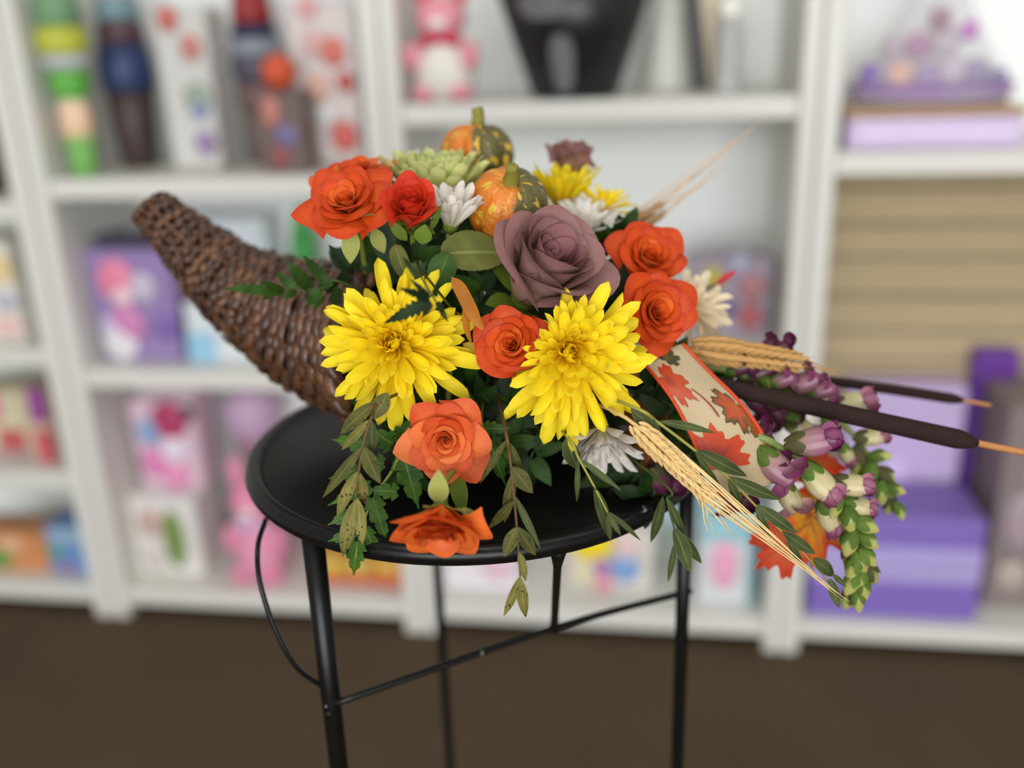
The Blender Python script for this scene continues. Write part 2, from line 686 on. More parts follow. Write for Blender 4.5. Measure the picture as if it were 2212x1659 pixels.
def bottle(label, box, dep, z, bands, name='bottle', cat='bottle'):
    """bands: list of (fraction height, fraction radius, colour) from bottom to top"""
    x0, y0, x1, y1 = box
    Mw, wd = place(x0, x1, dep, z)
    h = top_z((x0 + x1) / 2, y0, dep) - z
    t = thing(name, label, cat, Mw)
    for i in range(len(bands) - 1):
        f0, r0, c = bands[i]
        f1, r1, _c = bands[i + 1]
        a, b = f0 * h, f1 * h
        e = min(.004, (b - a) * .2)
        R = wd / 2
        prof = [(.0005, a), (r0 * R - e, a), (r0 * R, a + e), ((r0 + r1) / 2 * R * 1.03, (a + b) / 2), (r1 * R, b - e), (r1 * R - e, b), (.0005, b)]
        obj(['base', 'body', 'band', 'shoulder', 'neck', 'cap', 'lid', 'topper'][min(i, 7)], MB().lathe(prof, 20).mesh('band', gm(c)), t)
    return t


def carton(label, box, dep, z, col, lid=None, panels=(), depth=.10, name='gift_box', cat='box', ribbon=None):
    """panels: (fx0,fz0,fx1,fz1,colour,'r' or 'e')"""
    x0, y0, x1, y1 = box
    Mw, wd = place(x0, x1, dep, z)
    h = top_z((x0 + x1) / 2, y0, dep) - z
    t = thing(name, label, cat, Mw)
    hl = h * .22 if lid else 0
    obj('body', MB().box((0, depth / 2, (h - hl) / 2), (wd, depth, h - hl), bev=.004).mesh('body', gm(col), False), t)
    if lid:
        obj('lid', MB().box((0, depth / 2, h - hl / 2), (wd * 1.04, depth * 1.04, hl), bev=.004).mesh('lid', gm(lid), False), t)
    for (a, b, c, d, pc, sh) in panels:
        cx, cz = ((a + c) / 2 - .5) * wd, (b + d) / 2 * h
        if sh == 'e':
            mb = MB().ball((cx, 0, cz), ((c - a) * wd / 2, .006, (d - b) * h / 2))
        else:
            mb = MB().box((cx, 0, cz), ((c - a) * wd, .008, (d - b) * h), bev=.002)
        obj('printed_panel', mb.mesh('printed_panel', gm(pc), sh == 'e'), t)
    if ribbon:
        obj('ribbon', MB().box((.28 * wd, depth / 2, h / 2), (wd * .16, depth * 1.05, h * 1.01), bev=.002).mesh('ribbon', gm(ribbon), False), t)
    return t


def gift_bag(label, box, dep, z, col, blobs=(), tissue=None, handle=True, top_scale=1.1, name='gift_bag'):
    x0, y0, x1, y1 = box
    Mw, wd = place(x0, x1, dep, z)
    h = top_z((x0 + x1) / 2, y0, dep) - z
    t = thing(name, label, 'bag', Mw)
    wd0 = wd / max(1, top_scale)
    dp = .09
    obj('body', MB().box((0, dp / 2, h * .46), (wd0, dp * .8, h * .92), bev=.006, taper=top_scale).mesh('body', gm(col), False), t)
    for (fx, fz, fr, c) in blobs:
        obj('printed_motif', MB().ball(((fx - .5) * wd, .003, max(fz * h, fr * wd * 1.12 + .001)), (fr * wd, .008, fr * wd * 1.1)).mesh('printed_motif', gm(c)), t)
    if tissue:
        mb = MB()
        for k in range(5):
            a = (k / 4 - .5) * wd * .7
            mb.lathe([(.001, h * .86), (wd * .10, h * (.96 + .03 * (k % 2))), (wd * .12, h * (1.0 + .03 * (k % 2)))], 7, 0, (a, dp / 2, 0))
        obj('tissue', mb.mesh('tissue', gm(tissue)), t)
    if handle:
        pts = [V((wd * .22 * cos(a), dp * .1, h * .9 + wd * .25 * sin(a))) for a in [PI * i / 10 for i in range(11)]]
        obj('handle', MB().tube(pts, .0025, 6).mesh('handle', gm(tuple(int(c * .7) for c in col))), t)
    return t


def plush(label, box, dep, z, body, belly, bow, ear=None):
    x0, y0, x1, y1 = box
    Mw, wd = place(x0, x1, dep, z)
    h = top_z((x0 + x1) / 2, y0, dep) - z
    t = thing('plush_toy', label, 'toy', Mw)
    R = wd / 2
    obj('body', MB().lathe([(.001, 0), (.55 * R, .01 * h), (.8 * R, .16 * h), (.72 * R, .32 * h), (.4 * R, .5 * h), (.001, .54 * h)], 18).mesh('body', gm(belly, .9)), t)
    hd = obj('head', MB().ball((0, -.01, .66 * h), (.66 * R, .6 * R, .17 * h), 16, 10).mesh('head', gm(body, .9)), t)
    for s in (-1, 1):
        obj('ear', MB().ball((s * .5 * R, 0, .88 * h), (.24 * R, .12 * R, .13 * h)).mesh('ear', gm(ear or body, .9)), t)
        obj('arm', MB().ball((s * .72 * R, -.02, .36 * h), (.26 * R, .26 * R, .12 * h)).mesh('arm', gm(body, .9)), t)
        obj('foot', MB().ball((s * .5 * R, -.03, .07 * h), (.3 * R, .4 * R, .07 * h)).mesh('foot', gm(body, .9)), t)
    obj('muzzle', MB().ball((0, -.55 * R - .006, .62 * h), (.26 * R, .14 * R, .05 * h)).mesh('muzzle', gm((240, 234, 228), .9)), hd)
    mb = MB()
    mb.ball((-.28 * R, -.45 * R, .49 * h), (.3 * R, .12 * R, .05 * h)); mb.ball((.28 * R, -.45 * R, .49 * h), (.3 * R, .12 * R, .05 * h)); mb.ball((0, -.5 * R, .49 * h), (.1 * R, .1 * R, .03 * h))
    obj('bow', mb.mesh('bow', gm(bow)), t)
    return t


def wrapped_basket(label, box, dep, z, base, film, balls, bow):
    x0, y0, x1, y1 = box
    Mw, wd = place(x0, x1, dep, z)
    h = top_z((x0 + x1) / 2, y0, dep) - z
    t = thing('gift_basket', label, 'gift basket', Mw)
    R = wd / 2
    k = .55
    obj('tray', MB().lathe([(.001, 0), (.86 * R, 0), (.94 * R, .14 * h), (.88 * R, .14 * h), (.001, .06 * h)], 22, 0, (0, 0, 0), 1, k).mesh('tray', gm(base)), t)
    rnd = random.Random(label)
    for i, (fx, fz, fr, c) in enumerate(balls):
        r = fr * wd
        obj('wrapped_treat', MB().box(((fx - .5) * wd, rnd.uniform(-.25, .1) * R, fz * h), (r * 2, r * 1.4, r * 2.2), bev=r * .5).mesh('wrapped_treat', gm(c)), t)
    t_ = NT('cellophane')
    t_.done((225, 222, 226), .25, .5)
    mix = t_.n('ShaderNodeMixShader'); tr = t_.n('ShaderNodeBsdfTransparent')
    mix.inputs[0].default_value = .72
    t_.l(t_.b.outputs[0], mix.inputs[1]); t_.l(tr.outputs[0], mix.inputs[2]); t_.l(mix.outputs[0], t_.out.inputs[0])

    def fn(u, v):
        r = R * (1.0 - .92 * v ** .85) * (1 + .05 * sin(TAU * u * 9) * v + .03 * sin(TAU * 4 * u))
        if v > .88: r += R * (v - .88) * 1.4
        return V((r * cos(TAU * u), r * k * sin(TAU * u), .02 * h + h * v))
    obj('cellophane_wrap', MB().grid(fn, 40, 12, True).mesh('cellophane_wrap', t_.m), t)
    mb = MB()
    for a in range(6):
        an = TAU * a / 6
        mb.ball((.1 * wd * cos(an), -.05 * wd + .03 * sin(an), .86 * h + .05 * h * sin(an)), (.075 * wd, .03 * wd, .045 * h), 10, 6)
    obj('bow', mb.mesh('bow', gm(bow)), t)
    return t


Z = lambda z: z + SH_T / 2 + .0006
zA1, zA2, zA3 = Z(.81), Z(.483), Z(.045)
zB1, zB2, zB3 = Z(.915), Z(.53), Z(.045)
zC1 = Z(.833)
# bay behind the horn, top shelf
bottle('green and peach bubble tumbler with a wide yellow collar, left end of the top shelf', (139, -30, 233, 395), .052, zA1,
       [(0, .5, (120, 178, 92)), (.18, .62, (150, 196, 110)), (.22, .66, (236, 200, 166)), (.4, .62, (240, 230, 206)), (.42, .66, (96, 176, 70)), (.56, .8, (140, 190, 110)), (.58, .92, (176, 180, 184)), (.66, .96, (186, 190, 66)), (.78, 1.0, (196, 196, 80)), (.8, .9, (110, 150, 110)), (1, .8, (206, 160, 122))], 'tumbler', 'tumbler')
bottle('dark brown bottle with a navy band and pale teal top', (250, -30, 362, 392), .16, zA1,
       [(0, .62, (70, 56, 54)), (.42, .8, (74, 60, 58)), (.44, .92, (50, 64, 104)), (.66, .9, (52, 62, 96)), (.7, .8, (86, 60, 66)), (.82, .75, (118, 146, 152)), (.95, .7, (204, 190, 186)), (1, .6, (204, 190, 186))])
gift_bag('white gift bag with red and blue motifs beside the dark bottle', (366, -20, 480, 390), .09, zA1, (206, 204, 200), [(.35, .86, .2, (196, 110, 100)), (.7, .7, .2, (198, 128, 120)), (.7, .42, .24, (150, 164, 150)), (.72, .36, .16, (130, 140, 190)), (.75, .16, .2, (150, 128, 166))], None, False)
bottle('dark grey bottle with crimson shoulder, second from the white post', (515, -30, 645, 392), .21, zA1,
       [(0, .6, (112, 98, 94)), (.3, .66, (120, 92, 92)), (.46, .7, (84, 82, 96)), (.62, .8, (140, 146, 156)), (.72, .7, (40, 46, 76)), (.8, .62, (150, 44, 44)), (1, .5, (120, 70, 66))])
carton('slim brown box printed with coral and violet patches', (572, 195, 668, 392), .06, zA1, (110, 92, 88), None, [(.05, .55, .5, .95, (190, 124, 112), 'e'), (.3, .3, .85, .6, (120, 110, 150), 'e'), (.2, .05, .6, .35, (150, 80, 76), 'e')], .05)
tag(obj('toy_ball', MB().ball((0, 0, 0), .028, 16, 10).mesh('toy_ball', gm((206, 84, 50))), None, (lambda q: q[0] @ Mx.Translation((0, 0, top_z(620, 195, .07) - zA1 + .028)))(place(595, 655, .07, zA1))), 'orange toy ball on the slim brown box', 'ball')
gift_bag('white gift bag spotted with coral red beside the white post', (642, -30, 790, 388), .13, zA1, (216, 206, 204), [(.4, .7, .16, (218, 176, 172)), (.66, .65, .18, (216, 120, 104)), (.4, .45, .18, (222, 180, 164)), (.8, .48, .13, (196, 90, 84)), (.72, .17, .2, (212, 104, 96)), (.5, .3, .14, (226, 226, 226)), (.35, .9, .15, (224, 170, 170))], None, False)
# middle shelf
gift_bag('purple gift bag with a pink round motif and charcoal tissue', (213, 520, 396, 800), .05, zA2, (150, 128, 178), [(.36, .68, .22, (226, 132, 160)), (.4, .58, .15, (236, 200, 208)), (.42, .32, .2, (204, 130, 180)), (.3, .1, .22, (226, 220, 226)), (.85, .3, .13, (130, 98, 172)), (.2, .3, .12, (196, 184, 214)), (.65, .62, .16, (196, 188, 206))], (84, 80, 94), False)
carton('pale blue and white gift box beside the purple bag', (412, 655, 610, 800), .06, zA2, (214, 220, 224), None, [(.0, .0, .3, .5, (150, 196, 222), 'r'), (.35, .2, .8, .7, (236, 228, 222), 'e'), (.8, .05, 1, .4, (160, 206, 226), 'r')], .1)
tag(obj('pink_bow', MB().ball((-.02, 0, .014), (.024, .012, .014)).ball((.02, 0, .014), (.024, .012, .014)).ball((0, -.004, .014), .009).mesh('pink_bow', gm((226, 120, 160))), None, place(425, 480, .09, top_z(410, 652, .06) + .001)[0]), 'small pink bow on the pale blue box', 'bow')
bottle('green squeeze bottle half hidden behind the fern', (640, 450, 715, 800), .2, zA2, [(0, .8, (200, 214, 206)), (.4, .9, (206, 218, 210)), (.6, .8, (70, 160, 80)), (.85, .6, (90, 176, 100)), (1, .3, (90, 176, 100))])
carton('white carton at the back of the middle shelf', (430, 470, 600, 800), .2, zA2, (214, 222, 226), None, [(.3, .6, .8, .95, (226, 232, 240), 'r')], .06)
# bottom shelf
carton('white flat box with a green leaf print on the lowest shelf', (303, 1075, 442, 1275), .06, zA3, (222, 218, 214), None, [(.45, .1, .8, .85, (120, 142, 76), 'e'), (.1, .5, .5, .85, (196, 166, 156), 'e'), (.1, .05, .45, .4, (206, 198, 192), 'e')], .1)
gift_bag('pink and crimson gift bag standing on the leaf printed box', (298, 850, 442, 1075), .09, top_z(340, 1075, .06) + .001, (226, 196, 212), [(.62, .72, .26, (186, 66, 106)), (.3, .6, .18, (140, 172, 214)), (.3, .28, .2, (220, 134, 184)), (.62, .42, .2, (232, 220, 236)), (.6, .14, .2, (234, 150, 190)), (.9, .8, .1, (74, 50, 62))], (226, 220, 226), False)
plush('pink plush toy beside the black stool leg', (505, 990, 640, 1290), .08, zA3, (226, 140, 170), (222, 150, 176), (214, 180, 214))
bottle('lilac balloon shaped jar at the back of the lowest shelf', (525, 840, 640, 1280), .2, zA3, [(0, .4, (190, 150, 160)), (.5, .5, (170, 130, 142)), (.72, .7, (206, 174, 206)), (.9, 1, (216, 186, 216)), (1, .5, (216, 186, 216))], 'jar', 'jar')
for i, (a, b, c) in enumerate(((680, 748, (206, 160, 60)), (750, 806, (196, 160, 84)), (808, 872, (212, 146, 50)))):
    carton(['yellow and red sweet packet nearest the front stool leg', 'tan and red sweet packet, middle of the three', 'amber and red sweet packet nearest the white post'][i], (a, 1205, b, 1290), .06, zA3, c, None, [(.02, .0, .98, .3, (196, 80, 60), 'r'), (.2, .45, .8, .9, (214, 186, 96), 'e')], .06, 'sweet_packet', 'packet')
carton('magenta pink box behind the sweet packets', (672, 1120, 845, 1290), .15, zA3, (214, 120, 176), None, [(.1, .6, .6, .9, (226, 150, 200), 'r')], .08)
carton('pink box in the corner behind the sweet packets', (645, 1020, 780, 1290), .232, zA3, (222, 150, 176), None, [(.1, .2, .8, .8, (228, 170, 190), 'r')], .04)
# bay behind the gourds
plush('white and pink teddy with a red bow on the top shelf', (884, -60, 1046, 232), .06, zB1, (226, 150, 160), (226, 222, 214), (196, 40, 74), (214, 90, 104))


def bucket():
    Mw, wd = place(1150, 1335, .10, zB1)
    h = top_z(1240, -70, .06) - zB1
    t = thing('flower_bucket', 'black tapered flower bucket with painted grey highlights on the shelf', 'bucket', Mw)
    r0 = wd / 2
    r1 = r0 * 1.9
    obj('body', MB().lathe([(.001, 0), (r0 - .003, 0), (r0, .004), (r0 + (r1 - r0) * .5, h * .5), (r1, h), (r1 - .004, h), (r0 - .003, .008), (.001, .008)], 36).mesh('body', plain('black_plastic', (26, 27, 28), .35, .5, 0, .1, 20)), t)
    obj('rim', MB().ring([V((r1 * cos(TAU * i / 36), r1 * sin(TAU * i / 36), h)) for i in range(36)], .005, 8).mesh('rim', M['black_plastic' if 'black_plastic' in M else 'metal']), t)
    for (an, z0, z1, w_) in ((-112, .62, .82, .34), (-98, .05, .5, .2)):  # grey highlights on the black side, put in as coloured patches
        def fn(u, v):
            a = math.radians(an) + (u - .5) * 2 * w_ * (1 - (2 * v - 1) ** 4 * .6)
            z = h * (z0 + (z1 - z0) * v)
            r = r0 + (r1 - r0) * z / h + .0012
            return V((r * cos(a), r * sin(a), z))
        obj('highlight_patch', MB().grid(fn, 10, 8).mesh('highlight_patch', gm((112, 114, 114), .5)), t)


bucket()


def vase(label, box, dep, z, col, prof, extra=None):
    x0, y0, x1, y1 = box
    Mw, wd = place(x0, x1, dep, z)
    h = top_z((x0 + x1) / 2, y0, dep) - z
    t = thing('vase', label, 'vase', Mw)
    obj('body', MB().lathe([(r * wd / 2, q * h) for r, q in prof], 28).mesh('body', gm(col, .3)), t)
    if extra:
        obj('highlight_ball', MB().ball((0, 0, h * 1.0), wd * extra[1], 16, 10).mesh('highlight_ball', gm(extra[0], .2)), t)  # white ball modelled in place of a bright out-of-focus highlight
    return t


vase('tall white flared vase beside the black bucket', (1385, -80, 1490, 205), .21, zB1, (214, 212, 204), [(.01, 0), (1, 0), (.98, .02), (.7, .5), (.5, 1), (.46, 1), (.6, .5), (.01, .04)])
vase('slim silver vase topped by a white ball that stands for a bright highlight', (1535, 20, 1605, 190), .10, zB1, (176, 176, 174), [(.01, 0), (1, 0), (1, .03), (.75, .2), (.8, .7), (.5, .96), (.01, .97)], ((246, 246, 236), .36))


def frame_board():
    Mw, wd = place(1500, 1550, .17, zB1)
    h = top_z(1500, -120, .16) - zB1
    t = thing('leaning_picture_frame', 'beige picture frame with a black edge leaning on the shelf back', 'picture frame', Mw @ Mx.Translation((0, 0, .004)) @ Mx.Rotation(math.radians(-8), 4, 'Y'))
    obj('board', MB().box((.03, 0, h / 2), (.05, .012, h), bev=.002).mesh('board', gm((204, 188, 160)), False), t)
    obj('edge_strip', MB().box((-.008, -.002, h / 2), (.022, .018, h), bev=.002).mesh('edge_strip', gm((40, 40, 40)), False), t)


frame_board()
gift_bag('lilac and clear treat bag behind the cream flower', (1480, 545, 1665, 775), .08, zB2, (160, 148, 162), [(.3, .7, .13, (186, 170, 76)), (.75, .6, .16, (172, 120, 124)), (.75, .25, .15, (170, 90, 96)), (.45, .35, .12, (92, 78, 140)), (.25, .25, .14, (190, 150, 130)), (.6, .85, .14, (170, 166, 190))], None, False)
carton('white box with a pink rose print on the lowest shelf, seen between the stool legs', (958, 1165, 1125, 1320), .06, zB3, (228, 222, 228), None, [(.5, .2, .95, .7, (226, 190, 206), 'e'), (.02, .7, .14, 1, (190, 110, 124), 'r')], .1)
gift_bag('white gift bag with a yellow flower and violet and blue dots', (1215, 1140, 1415, 1335), .07, zB3, (218, 212, 204), [(.32, .78, .24, (244, 218, 40)), (.4, .4, .12, (170, 126, 180)), (.68, .38, .16, (130, 164, 214)), (.7, .7, .14, (226, 200, 200)), (.25, .3, .14, (222, 212, 176)), (.45, .08, .1, (224, 150, 170))], None, False)
carton('grey green box behind the yellow flower bag', (1365, 1060, 1490, 1330), .18, zB3, (150, 158, 150), None, [(.1, .5, .9, .95, (170, 196, 206), 'e')], .08)
carton('teal lidded gift box with a pink rose on its front', (1505, 1080, 1628, 1335), .05, zB3, (212, 216, 220), (140, 192, 206), [(.2, .15, .7, .62, (238, 170, 200), 'e'), (.86, .0, 1, .75, (120, 160, 168), 'r'), (.02, .62, .98, .76, (150, 200, 212), 'r')], .12)
# bay with planks
carton('lavender tray box with a kraft lid on the right bookcase', (1828, 232, 2205, 330), .05, zC1, (206, 186, 220), (176, 148, 108), [(.05, .2, .95, .55, (214, 198, 228), 'r')], .18)
wrapped_basket('cellophane wrapped purple gift basket with a violet bow', (1815, -90, 2200, 228), .14, top_z(2010, 232, .05) + .001, (140, 104, 160), (220, 214, 222),
               [(.15, .2, .06, (130, 100, 180)), (.3, .2, .07, (226, 166, 140)), (.45, .18, .07, (150, 116, 180)), (.6, .22, .08, (206, 190, 206)), (.76, .2, .07, (140, 120, 170)), (.88, .16, .05, (110, 104, 160)), (.4, .4, .07, (170, 90, 150)), (.55, .42, .07, (200, 184, 196)), (.5, .58, .06, (150, 80, 110)), (.65, .5, .05, (196, 130, 196)), (.28, .38, .06, (190, 170, 190))], (170, 90, 200))
carton('purple gift box with a lavender band on the lowest shelf', (1742, 1120, 2105, 1335), .03, zC1 - .833 + .045, (128, 108, 184), None, [(.0, .38, 1, .72, (176, 160, 216), 'r'), (.0, .1, 1, .3, (128, 104, 186), 'r'), (.0, .5, 1, .54, (206, 190, 226), 'r')], .14)
gift_bag('large lavender gift bag behind the snapdragons', (1800, 800, 2045, 1150), .185, zB3, (196, 176, 216), [(.6, .25, .16, (226, 214, 222)), (.4, .22, .12, (160, 170, 210)), (.45, .5, .16, (204, 184, 226)), (.7, .1, .12, (206, 180, 200))], None, False, 1.0)
carton('deep purple ribbon box standing behind the cattail', (2050, 760, 2140, 1335), .235, zB3, (118, 74, 166), None, [(.1, .5, .9, .98, (104, 50, 150), 'r')], .04, 'ribbon_box')
carton('taupe carton at the right edge of the lowest shelf', (2120, 880, 2300, 1335), .08, zB3, (134, 122, 120), None, [(.1, .3, .6, .6, (170, 150, 160), 'e'), (.1, .1, .5, .25, (186, 170, 160), 'e'), (.3, .65, .8, .9, (166, 164, 166), 'r')], .14)
# left bookcase
zL1, zL2, zL3, zL4 = Z(.775), Z(.52), Z(.284), Z(.045)
carton('cream and yellow carton at the left edge, second shelf', (-70, 520, 58, 760), .05, zL2, (226, 222, 212), None, [(.5, .6, 1, .85, (232, 208, 156), 'r'), (.6, .3, 1, .5, (186, 184, 196), 'e'), (.5, .05, 1, .25, (230, 190, 186), 'e')], .1)
carton('hot pink and cream carton at the left edge, third shelf', (-60, 840, 68, 1015), .10, zL3, (212, 204, 172), None, [(.3, .5, .62, 1, (226, 100, 150), 'r'), (.5, .0, .95, .35, (190, 90, 96), 'r')], .08)
carton('slim purple and red box against the left post, third shelf', (74, 840, 122, 1015), .05, zL3, (206, 184, 160), None, [(.3, .55, 1, 1, (150, 70, 146), 'r'), (.3, .0, 1, .45, (198, 84, 96), 'r')], .1)
carton('orange carton with a green corner on the bottom left shelf', (-40, 1155, 108, 1262), .05, zL4, (206, 140, 90), None, [(.15, .1, .5, .6, (90, 150, 70), 'e'), (.3, .5, .7, .95, (224, 176, 140), 'e')], .08)
carton('blue carton with a green dot on the bottom left shelf', (112, 1140, 205, 1262), .05, zL4, (104, 146, 196), None, [(.0, .35, .35, .6, (90, 160, 120), 'e'), (.2, .02, .6, .3, (150, 110, 160), 'e'), (.1, .65, .9, .98, (150, 176, 200), 'r')], .08)
carton('dark box added for the shade of the empty upper left shelf', (-120, 180, 30, 440), .12, zL1, (52, 46, 40), None, [(.2, .2, .8, .7, (62, 56, 50), 'r')], .1)  # dark box added to give the empty compartment its shade

# ================================================================ the stool
def stool():
    t = thing('round_stool', 'black metal round stool carrying the flower arrangement, paint chipped on its legs', 'stool', V((0, 0, 0)))
    obj('seat_top', MB().lathe([(.0005, TZ - .012), (.150, TZ - .012), (.153, TZ - .008), (.1535, TZ - .004), (.150, TZ - .0022), (.06, TZ - .002), (.0005, TZ - .002)], 72).mesh('seat_top', M['top']), t)
    obj('rim', MB().ring([V((.1575 * cos(TAU * i / 96), .1575 * sin(TAU * i / 96), TZ - .0068)) for i in range(96)], .0066, 12).mesh('rim', M['metal']), t)
    legs = {}
    for nm, ang, r in (('a', 230, .0064), ('b', 349, .0051), ('c', 108, .0043)):
        a = math.radians(ang)
        p = V((.153 * cos(a), .153 * sin(a), 0))
        legs[nm] = p
        lg = obj('leg', MB().tube([p + V((0, 0, z)) for z in (0, .012, .2, .4, .6, TZ - .012)], [r, r, r, r, r, r * 1.12], 14).mesh('leg', M['metal']), t)
        obj('foot_cap', MB().lathe([(.0005, 0), (r * 1.4, 0), (r * 1.45, .006), (r * 1.2, .022), (r * .9, .024)], 14, 0, p).mesh('foot_cap', plain('rubber', (20, 20, 20), .8, .2)), lg)
    a = at(694, 1522, legs['a'].y - .006); b = at(1493, 1276, legs['b'].y)
    a.x = max(a.x, legs['a'].x + .002)
    mid = at(1197, 1357, a.y + (b.y - a.y) * .62)
    pts = smooth([a, mid, b], 24)
    obj('crossbar', MB().tube(pts, .0024, 10).mesh('crossbar', M['metal']), t)
    topp = V((mid.x, -math.sqrt(.1575 ** 2 - mid.x ** 2), TZ - .010))
    obj('strut', MB().tube([topp, topp.lerp(mid, .08), topp.lerp(mid, .2), topp.lerp(mid, .8), topp.lerp(mid, .93), mid], [.0056, .0044, .0027, .0027, .003, .0042], 10).mesh('strut', M['metal']), t)
    pts = smooth([at(574, 1122, -.075), at(557, 1180, -.10), at(562, 1260, -.115), at(595, 1360, -.122), at(640, 1440, -.124), legs['a'] + V((-.004, 0, at(670, 1486, legs['a'].y).z))], 24)
    obj('curved_brace', MB().tube(pts, .0017, 8).mesh('curved_brace', M['metal']), t)


stool()


# ================================================================ wicker horn
def horn():
    C = [at(326, 448, .085), at(432, 548, .07), at(505, 612, .058), at(585, 662, .046), at(675, 705, .032), at(770, 735, .012), at(850, 752, -.008)]
    rp = [44, 66, 86, 112, 141, 160, 172]
    pxs = [(326, 448, .085), (432, 548, .07), (505, 612, .058), (585, 662, .046), (675, 705, .032), (770, 735, .012), (850, 752, -.008)]
    rad = [r * pxm(*q) for r, q in zip(rp, pxs)]
    N = 140
    P = smooth(C, N)
    Rr = [p.x for p in smooth([V((r, 0, 0)) for r in rad], N)]
    base = V((P[-1].x, P[-1].y, TZ))
    t = thing('cornucopia_basket', 'brown wicker horn shaped basket lying on the stool, tail pointing up left', 'basket', base)
    fr = []
    ref = V((0, 0, 1))
    for i in range(N):
        T = (P[min(i + 1, N - 1)] - P[max(0, i - 1)]).normalized()
        x = (ref - T * ref.dot(T)).normalized()
        ref = x
        fr.append((P[i], T, x, T.cross(x), Rr[i]))

    def surf(s, th, off):
        k = min(max(s * (N - 1), 0), N - 1)
        i = min(int(k), N - 2)
        q = k - i
        a, b = fr[i], fr[i + 1]
        c = a[0].lerp(b[0], q); x = a[2].lerp(b[2], q); y = a[3].lerp(b[3], q); r = a[4] * (1 - q) + b[4] * q
        return c + (x * cos(th) + y * sin(th)) * (r + off) - base
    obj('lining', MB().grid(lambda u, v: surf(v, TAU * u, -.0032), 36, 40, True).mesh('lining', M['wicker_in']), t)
    obj('tail_cap', MB().grid(lambda u, v: surf(0, TAU * u, 0).lerp(fr[0][0] - base - fr[0][1] * .006, v), 24, 4, True).mesh('tail_cap', M['wicker']), t)
    NS = 15
    for k in range(NS):
        th = TAU * k / NS
        pts = [surf(s / 30, th + .15 * sin(s * .5), -.0012 + .0003 * sin(s * 2.1 + k)) for s in range(31)]
        obj('wicker_stake', MB().tube(pts, .0021, 6).mesh('wicker_stake', M['wicker']), t)
    rows = 42
    rnd = random.Random(3)
    for j in range(rows):
        s = (j + .4) / rows
        ph = (j % 2) * PI
        off = rnd.uniform(-.0006, .001)
        tw = rnd.uniform(.004, .016)
        w0 = rnd.uniform(0, TAU)
        pts = []
        for i in range(75):
            th = TAU * i / 75
            lw = tw * sin(th + w0) + .004 * sin(5 * th + w0 * 3)
            pts.append(surf(s + lw, th, off + .0016 * sin(NS * th + ph)))
        ax = fr[int(s * (N - 1))][1]
        obj('wicker_strand', MB().ring(pts, (.0024 + .0014 * s) + rnd.uniform(-.0003, .0005), 6, 0, .45, ax).mesh('wicker_strand', M['wicker']), t)
    # rolled rim braid at the mouth
    for q in (0, 1):
        pts = [surf(1, TAU * i / 72, .003 + .003 * cos(12 * TAU * i / 72 + q * PI)) + fr[-1][1] * (.004 * sin(12 * TAU * i / 72 + q * PI)) for i in range(72)]
        obj('rim_braid', MB().ring(pts, .0042, 7, 0, 1, fr[-1][1]).mesh('rim_braid', M['wicker']), t)
    # loose splints
    for j in range(26):
        s = rnd.uniform(.04, .9); th = rnd.uniform(0, TAU)
        pts = [surf(s + .03 * q + rnd.uniform(-.004, .004), th + .16 * q, .0034 + .0014 * sin(q * 2)) for q in range(4)]
        obj('loose_splint', MB().tube(smooth(pts, 8), .0014, 5).mesh('loose_splint', M['wicker']), t)


horn()

# core that the stems stand in
core = at(1060, 830, -.005)
tag(obj('floral_foam', MB().box((core.x, core.y + .02, TZ + .042), (.16, .10, .08), bev=.012).mesh('floral_foam', M['foam'], False)), 'dark green floral foam block hidden in the mouth of the horn', 'floral foam')
FO = V((core.x, core.y + .01, TZ + .06))


# ================================================================ leaves
def leaf_mesh(b, t, wid, nrm, org, mat_, kind='willow', bend=.06, fold=.15, twist=0.0, teeth=9):
    ax = t - b
    L = ax.length
    x = ax / L
    n = (nrm - x * nrm.dot(x)).normalized()
    y = n.cross(x)
    serr = kind in ('serr', 'lobe', 'rose')
    nv = {'willow': 12, 'oval': 12, 'rose': 26, 'serr': 28, 'lobe': 34, 'strip': 12}[kind]

    def hw(v):
        if kind == 'willow': return max(.0, sin(PI * v ** .85)) ** .9
        if kind == 'oval': return max(.0, sin(PI * v ** .75)) ** .62
        if kind == 'strip': return min(1, v * 5) ** .5 * min(1, (1 - v) * 3 + .1) ** .6
        q = (v * teeth) % 1
        if kind == 'rose': return max(0, sin(PI * v ** .8)) ** .7 * (.94 + .06 * q)
        if kind == 'serr': return max(0, sin(PI * (v * .96 + .03) ** .75)) ** .75 * (.72 + .28 * q)
        if kind == 'lobe': return max(0, sin(PI * (v * .95 + .04) ** .62)) ** .8 * (.50 + .50 * q ** .7) * (.86 + .14 * ((v * teeth * 3.4) % 1))
    ph = random.uniform(0, 6)

    def fn(u, v):
        q = 2 * u - 1
        h = hw(v) * wid / 2 + .00008
        a = twist * (v - .3)
        yy = y * cos(a) + n * sin(a)
        nn = n * cos(a) - y * sin(a)
        lag = (-.16 * abs(q) * L / teeth * 2.2 if serr else 0)
        p = b + x * (L * v + lag * (1 if 0.02 < v < .98 else 0)) + yy * (q * h * (1 - .12 * fold)) + nn * (fold * abs(q) * h + bend * L * 4 * v * (1 - v) + .06 * h * sin(5 * v + ph) * q)
        return p - org
    return MB().grid(fn, 4 if not serr else 4, nv).mesh('leaf', mat_)


